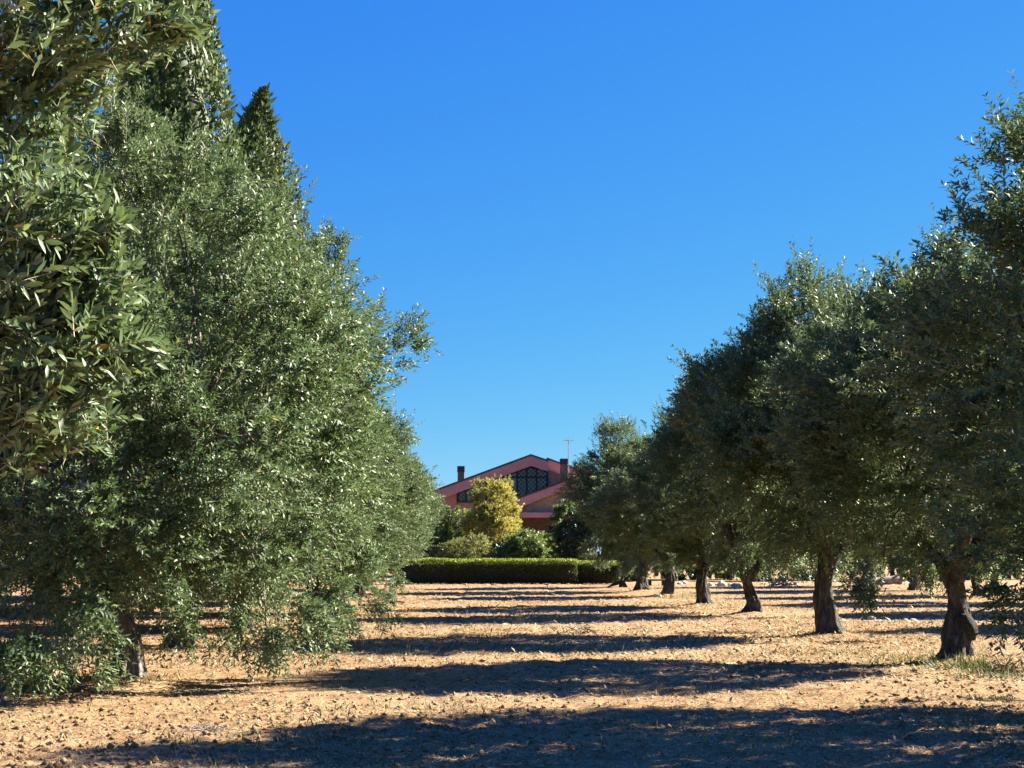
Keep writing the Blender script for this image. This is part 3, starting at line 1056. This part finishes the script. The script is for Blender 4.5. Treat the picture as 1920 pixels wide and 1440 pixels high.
def house():
    root = empty("house", tuple(h0), ROT)
    tag(root, "red house with low gabled roofs, lattice gable window and brick chimneys beyond the hedge", "house")
    # main wall under the big gable
    mb = MB()
    a, b = slab([(800, 948), (800, 1062), (1090, 1062), (1090, 905), (1027, 880), (996, 868)], 0.0, 11.0)
    a = [(u, w, max(v, 0.0)) for u, w, v in a]; b = [(u, w, max(v, 0.0)) for u, w, v in b]
    mb.prism(a, b).build("wall", M["brickwall"], root)
    # main gable: fascia band and roof slabs
    wf = -1.1
    mb = MB()
    mb.prism(*slab([(812, 922.1), (812, 941), (833, 933), (996, 873.5), (996, 853.5)], wf, wf + 0.16))
    mb.prism(*slab([(996, 853.5), (996, 873.5), (1027.4, 884), (1027.4, 864.4)], wf, wf + 0.16))
    mb.build("fascia", M["pink"], root)
    roof = MB()
    roof.prism(*slab([(808, 920.6), (808, 924), (995.5, 854.6), (995.5, 851.2)], wf - 0.05, 12.0))
    roof.prism(*slab([(995.5, 851.2), (995.5, 854.6), (1028.2, 865.6), (1028.2, 862.4)], wf - 0.05, 12.0))
    roof = roof.build("roof", M["roof"], root)
    # set-back right wing
    ws = 1.2
    mb = MB()
    mb.prism(*slab([(1026.5, 860), (1026.5, 882), (1050, 889), (1092, 903), (1092, 884.5)], ws, ws + 0.16))
    mb.build("fascia", M["pink"], root)
    mb = MB()
    mb.prism(*slab([(1026, 857.6), (1026, 861), (1093, 886), (1093, 882.6)], ws - 0.05, 13.0))
    mb.build("roof", M["roof"], root)
    # low front roof, sloping down to the left
    wl = -3.0
    mb = MB()
    mb.prism(*slab([(962, 939), (962, 957), (1080, 909), (1092, 905), (1092, 890)], wl, wl + 0.18))
    mb.build("fascia", M["pink"], root)
    mb = MB()
    mb.prism(*slab([(960, 936.5), (960, 940), (1094, 890), (1094, 886.5)], wl - 0.06, 0.05))
    mb.build("roof", M["roof"], root)
    mb = MB()
    mb.prism(*slab([(966, 950), (966, 963), (1092, 963), (1092, 900)], wl + 0.35, -0.05))
    mb.build("wall", M["brickwall"], root)
    mb = MB()
    mb.prism(*slab([(955, 961), (955, 970), (1092, 970), (1092, 961)], wl - 0.25, wl + 0.3))
    mb.build("balcony_band", M["pink"], root)
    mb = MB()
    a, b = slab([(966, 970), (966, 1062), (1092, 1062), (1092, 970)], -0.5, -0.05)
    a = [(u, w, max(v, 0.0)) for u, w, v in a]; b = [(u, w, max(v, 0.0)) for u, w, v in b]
    mb.prism(a, b).build("wall", M["recess_shade"], root)  # set-back wall, porch shade painted into its brown
    # pink pier at the left end of the glazing
    mb = MB()
    mb.prism(*slab([(818, 936), (818, 985), (856, 985), (856, 922)], -0.12, 0.0))
    mb.build("wall_panel", M["pink"], root)
    # gable window
    glz = [(857, 923), (996, 871), (1027, 882), (1027, 912), (975, 934), (930, 942), (858, 942)]
    win = MB()
    n = len(glz)
    cx = sum(g[0] for g in glz) / n
    for i in range(n):
        (x1, y1), (x2, y2) = glz[i], glz[(i + 1) % n]
        dx, dy = x2 - x1, y2 - y1
        l = math.hypot(dx, dy)
        nx, ny = dy / l, -dx / l
        if nx * (950 - (x1 + x2) / 2) + ny * (912 - (y1 + y2) / 2) < 0: nx, ny = -nx, -ny
        win.prism(*slab([(x1, y1), (x2, y2), (x2 + nx * 2.6, y2 + ny * 2.6), (x1 + nx * 2.6, y1 + ny * 2.6)], -0.16, -0.02))
    wo_ = win.build("window", M["darkframe"], root)
    xs = [857, 874, 893, 912, 931, 950, 969.5, 987.7, 1006, 1027]
    for i in range(len(xs) - 1):
        for (y0, y1) in ((860, 894.5), (894.5, 945)):
            pl = clip_poly(glz, lambda q: q[0] - xs[i] - 0.9)
            pl = clip_poly(pl, lambda q: xs[i + 1] - 0.9 - q[0]) if len(pl) > 2 else pl
            pl = clip_poly(pl, lambda q: q[1] - y0 - 0.6) if len(pl) > 2 else pl
            pl = clip_poly(pl, lambda q: y1 - 0.6 - q[1]) if len(pl) > 2 else pl
            if len(pl) < 3: continue
            m = MB()
            m.prism(*slab(pl, -0.07, -0.03))
            m.build("pane", M["glass"], wo_)
    for x in xs[1:-1]:
        seg = clip_poly(glz, lambda q: q[0] - (x - 1.5))
        seg = clip_poly(seg, lambda q: (x + 1.5) - q[0])
        m = MB()
        m.prism(*slab(seg, -0.13, -0.025))
        m.build("mullion", M["darkframe"], wo_)
    m = MB()
    seg = clip_poly(clip_poly(glz, lambda q: q[1] - 893), lambda q: 896 - q[1])
    m.prism(*slab(seg, -0.14, -0.027))
    m.build("transom", M["darkframe"], wo_)
    lat = MB()
    for i in range(len(xs) - 1):
        if xs[i] < 955 and i > 0: continue
        cell = clip_poly(clip_poly(glz, lambda q: q[0] - xs[i] - 1.2), lambda q: xs[i + 1] - 1.2 - q[0])
        for s in (-1, 1):
            for k in range(-14, 15):
                c0 = xs[i] + k * 8.0
                def fl(q, s=s, c0=c0): return (q[0] - c0) - s * (q[1] - 900) + 0.95
                def fh(q, s=s, c0=c0): return 0.95 - ((q[0] - c0) - s * (q[1] - 900))
                sg = clip_poly(cell, fl)
                sg = clip_poly(sg, fh) if len(sg) > 2 else sg
                if len(sg) > 2:
                    lat.prism(*slab(sg, -0.095 - 0.006 * s, -0.08 - 0.006 * s))
    lat.build("lattice", M["darkframe"], wo_)
    # chimneys
    for (x0, x1, y0, y1, w0, w1) in ((858, 870.5, 877, 915, 2.0, 2.8), (1051.5, 1064, 863, 905, -0.9, -0.1)):
        c = MB()
        c.prism(*slab([(x0, y0), (x0, y1), (x1, y1), (x1, y0)], w0, w1))
        co = c.build("chimney", M["chimney"], roof)
        c = MB()
        c.prism(*slab([(x0 - .8, y0 - 3.2), (x0 - .8, y0 + 7), (x1 + .8, y0 + 7), (x1 + .8, y0 - 3.2)], w0 - 0.06, w1 + 0.06))
        c.build("chimney_cap", M["roof"], roof)
    # antenna
    an = empty("television_antenna", (0, 0, 0))
    tag(an, "thin television antenna mast beside the right brick chimney", "antenna")
    base = h0 + U_DIR * fp(1066, 897, -0.1)[0] + BACK * -0.1 + Vector((0, 0, fp(1066, 897, -0.1)[2]))
    an.location = base
    hgt = fp(1066, 822, -0.1)[2] - fp(1066, 897, -0.1)[2]
    MB().tube([(0, 0, -0.3), (0, 0, hgt)], [0.032, 0.022], 8).build("mast", M["metal"], an)
    MB().tube([(-0.32, -0.1, hgt - 0.13), (0.32, 0.1, hgt - 0.13)], [0.018, 0.018], 6).build("boom", M["metal"], an)
    for k in range(6):
        t = -0.3 + 0.12 * k
        MB().tube([(t - 0.05, t * 0.31 + 0.15, hgt - 0.13), (t + 0.05, t * 0.31 - 0.15, hgt - 0.13)], [0.010, 0.010], 5).build("element", M["metal"], an)
    return root


house()


# ---------------------------------------------------------------- garden in front of the house
def shrub(name, label, cat, px, py_base_depth, half_px, top_px, mat, seed, n_lobes=14, n_shoots=1500, leaf=(0.09, 0.04), bottom=0.15, group=None,
          stem=True, wide=1.0, lobe=(0.3, 0.5), pairs=6, slen=(0.12, 0.3)):
    yy = py_base_depth
    c = at_depth(px, 1037, yy)
    r = half_px / F_PX * yy
    zt = at_depth(px, top_px, yy).z
    rng = np.random.default_rng(seed)
    root = empty(name, (c.x, yy, 0.0))
    tag(root, label, cat, group)
    sc = min(r, zt * 0.5)
    lobes = make_lobes(rng, n_lobes, r, bottom, zt, (lobe[0] * sc, lobe[1] * sc), inner=max(3, n_lobes // 4))
    lobes[:, 1] *= wide
    me = foliage_mesh(name + "_crown", rng, lobes, n_shoots, pairs, leaf[0], leaf[1], mat, np.array([0, 0, zt * 0.45]), slen=slen, low_z=0.3,
                      upright=0.3)
    link_mesh("crown", me, root)
    if not stem: return root
    mb = MB()
    for k in range(4):
        a = k * 1.6 + seed
        e = np.array([math.cos(a) * r * 0.5, math.sin(a) * r * 0.5, zt * 0.6])
        mb.tube(bez(np.array([math.cos(a) * 0.06, math.sin(a) * 0.06, -0.1]), np.array([0.1 * math.cos(a), 0.1 * math.sin(a), zt * 0.35]), e, 6), np.linspace(0.07, 0.02, 6), 6)
    mb.build("trunk", M["bark"], root, smooth=True)
    return root


shrub("golden_tree", "golden-yellow rounded conifer in front of the red house", "tree", 926, 88.0, 51, 899, M["golden"], 101, 20, 4200, (0.12, 0.05), 0.4,
      lobe=(0.34, 0.55))
shrub("round_shrub", "yellow-green dome-shaped shrub just above the hedge, under the golden tree", "shrub", 882, 82.0, 50, 1006, M["shrub_yellow"], 102, 22, 2600, (0.09, 0.04), 0.1)
shrub("leafy_shrub", "light green loose shrub above the hedge beneath the red balcony band", "shrub", 990, 82.0, 52, 994, M["shrub_green"], 103, 18, 2400, (0.14, 0.05), 0.1)
shrub("garden_tree", "mid green tree left of the golden one, behind the dome-shaped shrub", "tree", 862, 90.0, 44, 945, M["shrub_green"], 104, 20, 1900, (0.13, 0.06), 0.2)
shrub("garden_tree", "light green leafy tree touching the right part of the red lower roof", "tree", 1065, 86.0, 42, 930, M["shrub_green"], 105, 16, 1800, (0.14, 0.06), 0.3)
shrub("garden_tree", "dense dark tree behind the right end of the hedge", "tree", 1120, 84.5, 72, 930, M["dark_tree"], 106, 26, 3200, (0.14, 0.065), 0.2)
shrub("garden_tree", "green broadleaf tree behind the hedge at the far end of the sunlit row", "tree", 800, 88.0, 50, 935, M["shrub_green"], 107, 22, 1800, (0.13, 0.06), 0.2)
shrub("garden_tree", "small dark shrub squeezed between the dome-shaped and the loose shrub", "shrub", 937, 84.0, 22, 1010, M["dark_tree"], 108, 10, 1000, (0.12, 0.05), 0.1)
bl = ["bushy green background shrub behind the V-forked trunk", "bushy background shrub behind the flared trunk", "bright green background shrub left of the straight dark trunk",
      "dark background shrub between the straight and swollen trunks", "dark background shrub behind the swollen trunk", "dark background shrub above the fallen log",
      "dark background shrub right of the fallen log", "dark background shrub beside the burled trunk", "pale background shrub at the right edge behind hanging twigs"]
protos = {}
for i, px in enumerate([1195, 1275, 1368, 1440, 1530, 1625, 1710, 1800, 1890]):
    mat = "shrub_green" if i in (2, 8) else "dark_tree"
    depth, top = 86.0 + 2.5 * (i % 3), [1010, 1000, 1030, 995, 1000, 985, 990, 985, 1000][i]
    if mat not in protos:
        o = shrub("background_shrub", bl[i], "shrub", px, depth, 62, top, M[mat], 120 + i, 18, 2000, (0.15, 0.07), 0.05,
                  group="shrubs closing the far end of the grove")
        protos[mat] = (o, at_depth(px, top, depth).z)
        continue
    src, zt = protos[mat]
    o = empty("background_shrub", (at_depth(px, 1037, depth).x, depth, 0), i * 1.3, (1, 1, at_depth(px, top, depth).z / zt))
    tag(o, bl[i], "shrub", "shrubs closing the far end of the grove")
    for ch in src.children:
        link_mesh(ch.name.split(".")[0], ch.data, o)


# ---------------------------------------------------------------- hedge
def hedge(px0, px1, depth, top_py, label, seed, ragged=0.0, thick=1.1, n=26000, y_shift=0.0):
    a, b = at_depth(px0, 1037, depth), at_depth(px1, 1037, depth)
    x0, x1 = a.x, b.x
    z1 = at_depth((px0 + px1) / 2, top_py, depth).z
    root = empty("hedge", ((x0 + x1) / 2, depth + thick / 2, 0))
    tag(root, label, "hedge", "clipped hedge before the garden")
    rng = np.random.default_rng(seed)
    lx = (x1 - x0)
    area_f, area_t, area_e = lx * z1, lx * thick, thick * z1
    tot = 2 * area_f + area_t * 1.6 + 2 * area_e
    def face(k, fr):
        m = int(n * fr / tot)
        u, v = rng.uniform(-0.5, 0.5, m), rng.uniform(0, 1, m)
        dep = rng.exponential(0.05, m)
        if k in ("front", "back"):
            s = -1 if k == "front" else 1
            P = np.stack([u * lx, np.full(m, s * thick / 2) - s * dep, v * z1], -1); N = np.tile([0, s, 0.25], (m, 1))
        elif k == "top":
            P = np.stack([u * lx, (v - 0.5) * thick, z1 - dep], -1); N = np.tile([0, 0, 1.0], (m, 1))
        else:
            s = -1 if k == "lo" else 1
            P = np.stack([np.full(m, s * lx / 2) - s * dep, u * thick, v * z1], -1); N = np.tile([s, 0, 0.2], (m, 1))
        return P, N
    parts = [face("front", area_f), face("back", area_f), face("top", area_t * 1.6), face("lo", area_e), face("hi", area_e)]
    P = np.concatenate([q[0] for q in parts]); N = np.concatenate([q[1] for q in parts])
    bulge = (fbm(P[:, 0] * 1.3 + 40, P[:, 2] * 1.6 + P[:, 1], seed, 2) - 0.5) * (0.18 + ragged * 0.5)
    P = P + unit(N) * bulge[:, None]
    P[:, 2] = np.maximum(P[:, 2] * (0.91 + 0.20 * fbm(P[:, 0] * 0.9 + 11, P[:, 1] * 0.5, seed + 4, 2)), 0.02)
    ms = int(lx * 420)
    sp = np.stack([rng.uniform(-0.5, 0.5, ms) * lx, rng.uniform(-0.5, 0.5, ms) * thick, z1 + rng.uniform(-0.05, 0.10, ms)], -1)
    P = np.concatenate([P, sp]); N = np.concatenate([N, np.tile([0.35, 0, 1.0], (ms, 1))])
    m = len(P)
    ax = unit(N * 0.6 + rng.normal(0, 0.6, (m, 3)) + np.array([0, 0, 0.25]))
    nr = unit(N + rng.normal(0, 0.5, (m, 3)))
    L = rng.uniform(0.05, 0.10, m)
    hi = np.clip((P[:, 2] - z1 + 0.30) / 0.22, 0, 1)
    rnd = np.clip(0.5 * rng.uniform(0, 1, m) + 0.5 * hi, 0, 1)
    vs, fs = leaves_arrays(P, ax, nr, L, L * 0.55, 0.1)
    link_mesh("foliage", np_mesh("hedge_foliage", vs, fs, M["hedge"], {"rnd": rnd}), root)
    mb = MB()
    for k in range(int(lx / 0.5)):
        x = -lx / 2 + 0.25 + 0.5 * k
        mb.tube([(x, 0, -0.1), (x + rng.uniform(-.1, .1), rng.uniform(-.1, .1), z1 * 0.8)], [0.03, 0.012], 5)
    mb.build("stems", M["bark"], root)
    mb = MB()
    mb.box((0, 0, z1 * 0.45), (lx - 0.25, thick - 0.3, z1 * 0.8))
    mb.build("twig_core", M["darkwood"], root)


hedge(742, 1082, 77.0, 1052, "long clipped hedge with bright yellow-green top in front of the house", 201)
hedge(1084, 1165, 77.4, 1056, "ragged darker end of the hedge behind the two charred stumps", 202, ragged=0.8, n=9000)


# ---------------------------------------------------------------- small things on the ground
def stump(px, py, h, w, label, seed, root_len):
    q = on_ground(px, py)
    rng = np.random.default_rng(seed)
    root = empty("tree_stump", (q.x, q.y, gz(q.x, q.y)))
    tag(root, label, "stump", "charred stumps before the hedge")
    mb = MB()
    pts = np.array([[0, 0, -0.1], [0.02, 0, h * 0.35], [0.06, 0.0, h * 0.75], [0.09, 0, h]])
    mb.tube(pts, [w, w * 0.8, w * 0.5, w * 0.08], 9)
    mb.build("trunk", M["darkwood"], root, smooth=False)
    for s in (-1, 0.35):
        mb = MB()
        mb.tube([(0, 0, h * 0.4), (s * root_len * 0.5, -0.05, h * 0.22), (s * root_len, -0.1, -0.03)], [w * 0.55, w * 0.4, w * 0.15], 7)
        mb.build("root", M["darkwood"], root)


stump(1166, 1101, 0.62, 0.17, "charred pointed stump with a slanting root left of the V-forked trunk", 301, 0.75)
stump(1143, 1092, 0.62, 0.12, "smaller charred stump nearer to the hedge end", 302, 0.22)


def rock_mesh(seed, n=2):
    rng = np.random.default_rng(seed)
    import bmesh
    bm = bmesh.new()
    bmesh.ops.create_icosphere(bm, subdivisions=2, radius=1.0)
    for v in bm.verts:
        c = v.co.normalized()
        k = 0.78 + 0.5 * float(vnoise(np.array([c.x * 1.7 + 5 + seed]), np.array([c.y * 1.7 + c.z * 2.1]), seed)[0])
        v.co = Vector((c.x, c.y, c.z * 0.7)) * k
    me = bpy.data.meshes.new("rock")
    bm.to_mesh(me)
    bm.free()
    me.materials.append(M["stone"])
    return me


rocks = [rock_mesh(s) for s in (1, 2, 3)]
rl = [(1275, 1095, .12, "pale stone left of the flared trunk, smaller of two"), (1284, 1094, .16, "pale stone left of the flared trunk, bigger of two"),
      (1330, 1098, .19, "white stone just right of the flared trunk"), (1343, 1097, .14, "small white stone second from the flared trunk"),
      (1353, 1099, .24, "broad pale stone between the flared and straight trunks"), (1366, 1098, .16, "small grey stone between the flared and straight trunks"),
      (1380, 1101, .20, "grey stone just left of the straight trunk"), (1176, 1082, .24, "pinkish pale stone behind the charred stump"),
      (1232, 1119, .12, "small pale stone at the foot of the slim trunk"), (1634, 1161, .09, "small white stone in the stripe of shade behind the burled trunk")]
for i, (px, py, r, lab) in enumerate(rl):
    q = on_ground(px, py)
    o = link_mesh("stone", rocks[i % 3])
    o.location = (q.x, q.y, gz(q.x, q.y) + r * 0.3)
    o.scale = (r * 1.3, r, r)
    o.rotation_euler = (0, 0, i * 1.1)
    tag(o, lab, "stone", "pale stones at the far end of the grove")

# fallen log behind the burled olive
q = on_ground(1664, 1096)
lg = empty("fallen_log", (q.x, q.y, gz(q.x, q.y)))
tag(lg, "grey fallen log lying on the ground between the swollen and burled trunks", "log")
rng = np.random.default_rng(5)
mb = MB()
xs_ = np.linspace(-0.72, 0.72, 9)
mb.tube([(x, 0.1 * math.sin(x * 2), 0.2 + 0.03 * math.sin(x * 5)) for x in xs_], 0.2 * (1 + rng.normal(0, 0.07, 9)), 12)
mb.build("trunk", M["greywood"], lg, smooth=True)
MB().tube([(0.3, 0, 0.3), (0.55, -0.05, 0.5), (0.7, -0.1, 0.58)], [0.09, 0.06, 0.04], 8).build("branch_stub", M["greywood"], lg, smooth=True)

# plank bench behind the V-forked olive
q = on_ground(1231, 1098)
bn = empty("plank_bench", (q.x, q.y, gz(q.x, q.y)))
tag(bn, "low grey plank bench between the V-forked and slim trunks", "bench")
MB().box((0, 0, 0.30), (0.95, 0.3, 0.06)).build("seat", M["greywood"], bn, bevel=0.01)
for s in (-0.32, 0.32):
    MB().box((s, 0, 0.11), (0.14, 0.26, 0.318)).build("leg", M["darkwood"], bn, bevel=0.01)


def brush_pile(px, py, n, size, height, label, mat, seed, rad=0.006, leaves=True):
    q = on_ground(px, py)
    root = empty("brush_pile", (q.x, q.y, gz(q.x, q.y)))
    tag(root, label, "twigs", "heaps of cut twigs")
    rng = np.random.default_rng(seed)
    mb = MB()
    for k in range(n):
        a = rng.uniform(0, 6.28)
        l = rng.uniform(0.3, 1.0) * size
        c = np.array([rng.normal(0, size * 0.35), rng.normal(0, size * 0.22), abs(rng.normal(0, height * 0.5)) + 0.02])
        d = np.array([math.cos(a), math.sin(a) * 0.7, rng.normal(0.0, 0.28)])
        mid = c + rng.normal(0, l * 0.07, 3)
        p0, p1 = c - d * l / 2, c + d * l / 2
        p0[2], p1[2] = max(p0[2], 0.0), max(p1[2], 0.0)
        mb.tube([p0, mid, p1], [rad, rad * 0.8, rad * 0.3], 4)
    mb.build("twigs", mat, root)


brush_pile(395, 1372, 70, 0.28, 0.06, "grey clump of dry twigs on the straw in the left foreground", M["twig"], 401, 0.004)
brush_pile(1462, 1103, 60, 0.9, 0.5, "pale heap of pruned branches right of the straight trunk", M["twig"], 402, 0.022)
brush_pile(1090, 1186, 26, 0.5, 0.10, "small dark heap of twigs in the middle of the lane", M["darkwood"], 403, 0.008)


# tufts: green weeds by the burled trunk, dry stalks in the lane
def tuft(px, py, n, rad, length, label, cat, mat, seed, group, spread=0.4, width=0.012, name="weed_clump"):
    q = on_ground(px, py)
    root = empty(name, (q.x, q.y, 0))
    tag(root, label, cat, group)
    rng = np.random.default_rng(seed)
    a, rr = rng.uniform(0, 6.28, n), rad * rng.uniform(0, 1, n) ** 0.6
    P = np.stack([np.cos(a) * rr * 1.5, np.sin(a) * rr, np.zeros(n)], -1)
    P[:, 2] = ground_height(P[:, 0] + q.x, P[:, 1] + q.y) - 0.01
    D = unit(np.stack([rng.normal(0, spread, n), rng.normal(0, spread, n), np.ones(n)], -1))
    nr = unit(rng.normal(size=(n, 3)))
    nr = unit(nr - D * np.sum(nr * D, -1, keepdims=True))
    L = length * rng.uniform(0.4, 1.1, n)
    vs, fs = leaves_arrays(P, D, nr, L, np.full(n, width), 0.3, detail=True)
    rn = rng.uniform(0, 1, n)
    if name == "dry_stalks":
        for k in range(n):
            v1, f1 = leaves_arrays(P[k:k + 1], D[k:k + 1], nr[k:k + 1], L[k:k + 1], np.array([width]), 0.3, detail=True)
            link_mesh("stalk", np_mesh("stalk", v1, f1, mat, {"rnd": np.full(6, 0.6 + 0.4 * rn[k])}), root)
        return
    me = np_mesh("blades", vs, [fs[0], fs[1]], mat, {"rnd": np.concatenate([np.tile(rn, 4), np.tile(rn, 2)])})
    tag(link_mesh("blades", me, root), kind="stuff")


GW = "weed clumps around the burled olive"
tuft(1822, 1254, 260, 0.45, 0.26, "green weed clump at the foot of the burled trunk", "weeds", M["weed"], 1, GW, 0.7)
tuft(1712, 1240, 200, 0.55, 0.16, "sparse green weeds left of the burled trunk", "weeds", M["weed"], 2, GW, 0.8)
tuft(1880, 1268, 200, 0.5, 0.15, "yellowish weeds right of the burled trunk at the picture edge", "weeds", M["weed"], 3, GW, 0.8)
tuft(1545, 1225, 160, 0.6, 0.10, "low green weeds in front of the swollen trunk", "weeds", M["weed"], 4, GW, 0.8)
tuft(1270, 1122, 160, 0.6, 0.28, "grey-green weeds at the foot of the slim trunk", "weeds", M["weed"], 5, GW, 0.5)
tuft(612, 1143, 140, 0.5, 0.25, "yellow-green weeds beside the half-hidden sunlit trunk", "weeds", M["weed"], 6, GW, 0.5)
tuft(215, 1286, 120, 0.35, 0.14, "thin green weeds at the foot of the pale fluted trunk", "weeds", M["weed"], 7, GW, 0.7)
GS = "dry stalks standing in the lane"
tuft(1215, 1318, 9, 0.22, 0.22, "few thin dry stalks on the lit strip in the right foreground", "stalks", M["straw"], 11, GS, 0.45, 0.006, "dry_stalks")
tuft(1150, 1222, 14, 0.5, 0.24, "thin dry stalks in the middle of the lane beside a shade stripe", "stalks", M["straw"], 12, GS, 0.4, 0.007, "dry_stalks")
tuft(795, 1226, 10, 0.3, 0.18, "pale dry stalks in the shade stripe left of the lane's middle", "stalks", M["straw"], 13, GS, 0.5, 0.007, "dry_stalks")
tuft(860, 1152, 12, 0.4, 0.3, "tall dry stalks far down the lane", "stalks", M["straw"], 14, GS, 0.4, 0.01, "dry_stalks")


# ---------------------------------------------------------------- straw litter and clods (too many to count)
def litter():
    rng = np.random.default_rng(900)
    n = 290000
    y = 10.2 * (77 / 10.2) ** (rng.uniform(0, 1, n) ** 1.05)
    x = y * rng.uniform(-0.34, 0.40, n)
    dens = 0.55 * fbm(x * 0.9, y * 0.9, 71, 3) + 0.45 * fbm(x * 0.30, y * 0.30, 72, 2)
    keep = dens + rng.uniform(-0.16, 0.16, n) > 0.42
    x, y = x[keep], y[keep]
    n = len(x)
    z = ground_height(x, y)
    a = rng.uniform(0, 6.28, n)
    tilt = rng.normal(0.08, 0.42, n)
    ax = unit(np.stack([np.cos(a), np.sin(a), tilt], -1))
    nr = unit(np.stack([rng.normal(0, 0.35, n), rng.normal(0, 0.35, n), np.ones(n)], -1))
    nr = unit(nr - ax * np.sum(nr * ax, -1, keepdims=True))
    L = (0.015 + rng.gamma(2.0, 0.0115, n)) * np.clip(y / 18, 0.75, 2.0)
    W = L * rng.uniform(0.08, 0.40, n)
    P = np.stack([x, y, z + 0.006 + np.abs(tilt) * L * 0.3], -1) - ax * L[:, None] * 0.5
    rnd = np.clip(0.22 + 0.6 * rng.uniform(0, 1, n) + 0.7 * (fbm(x * 0.4, y * 0.4, 77, 2) - 0.5) + 0.06 * np.clip(x, -4, 2), 0, 1)
    vs, fs = leaves_arrays(P, ax, nr, L, W, 0.05)
    o = link_mesh("straw_litter", np_mesh("straw_litter", vs, fs, M["straw"], {"rnd": rnd}))
    tag(o, "short cut straw and dry leaves strewn over the soil", "straw", kind="stuff")
    # clods
    m = 14000
    y = 10.2 * (45 / 10.2) ** (rng.uniform(0, 1, m) ** 1.1)
    x = y * rng.uniform(-0.34, 0.40, m)
    pt = fbm(x * 0.35 + 3, y * 0.28, 21, 2)
    keep = pt + rng.uniform(-0.15, 0.15, m) + 0.1 * np.clip(x / 4, 0, 1) > 0.47
    x, y = x[keep], y[keep]
    m = len(x)
    r = np.minimum(rng.gamma(2.0, 0.007, m) + 0.008, 0.036)
    z = ground_height(x, y) + r * 0.25
    base = np.array([[1, 0, 0], [0, 1, 0], [-1, 0, 0], [0, -1, 0], [0, 0, 1], [0, 0, -1]], float)
    jit = base[None] * rng.uniform(0.6, 1.4, (m, 6, 1)) + rng.normal(0, 0.18, (m, 6, 3))
    ca, sa = np.cos(rng.uniform(0, 6.28, m)), np.sin(rng.uniform(0, 6.28, m))
    v = jit * r[:, None, None]
    vx = v[..., 0] * ca[:, None] - v[..., 1] * sa[:, None]
    vy = v[..., 0] * sa[:, None] + v[..., 1] * ca[:, None]
    vs = np.stack([vx + x[:, None], vy + y[:, None], v[..., 2] * 0.8 + z[:, None]], -1).reshape(-1, 3)
    k = np.arange(m) * 6
    tri = []
    for a, b in ((0, 1), (1, 2), (2, 3), (3, 0)):
        tri.append(np.stack([k + a, k + b, k + 4], -1)); tri.append(np.stack([k + b, k + a, k + 5], -1))
    o = link_mesh("soil_clods", np_mesh("soil_clods", vs, np.concatenate(tri), M["ground"]))
    tag(o, "small broken clods of dry soil scattered over the tilled patches", "clods", kind="stuff")


litter()


def low_weeds():
    rng = np.random.default_rng(950)
    n = 26000
    y = 11 * (50 / 11) ** rng.uniform(0, 1, n)
    x = rng.uniform(-5.5, 13, n)
    d = fbm(x * 0.55 + 50, y * 0.45, 81, 3) + 0.10 * np.exp(-((x - 8.0) / 2.0) ** 2)
    ok = d > 0.60
    x, y = x[ok], y[ok]
    n = len(x)
    D = unit(np.stack([rng.normal(0, 0.6, n), rng.normal(0, 0.6, n), np.ones(n)], -1))
    nr = unit(rng.normal(size=(n, 3)))
    nr = unit(nr - D * np.sum(nr * D, -1, keepdims=True))
    L = rng.uniform(0.03, 0.10, n)
    P = np.stack([x, y, ground_height(x, y) - 0.005], -1)
    vs, fs = leaves_arrays(P, D, nr, L, L * 0.16, 0.2)
    rn = np.clip(rng.uniform(0.25, 1, n), 0, 1)
    o = link_mesh("low_weeds", np_mesh("low_weeds", vs, fs, M["weed"], {"rnd": rn}))
    tag(o, "thin yellow-green weeds sprouting in patches between the trees", "weeds", kind="stuff")


low_weeds()
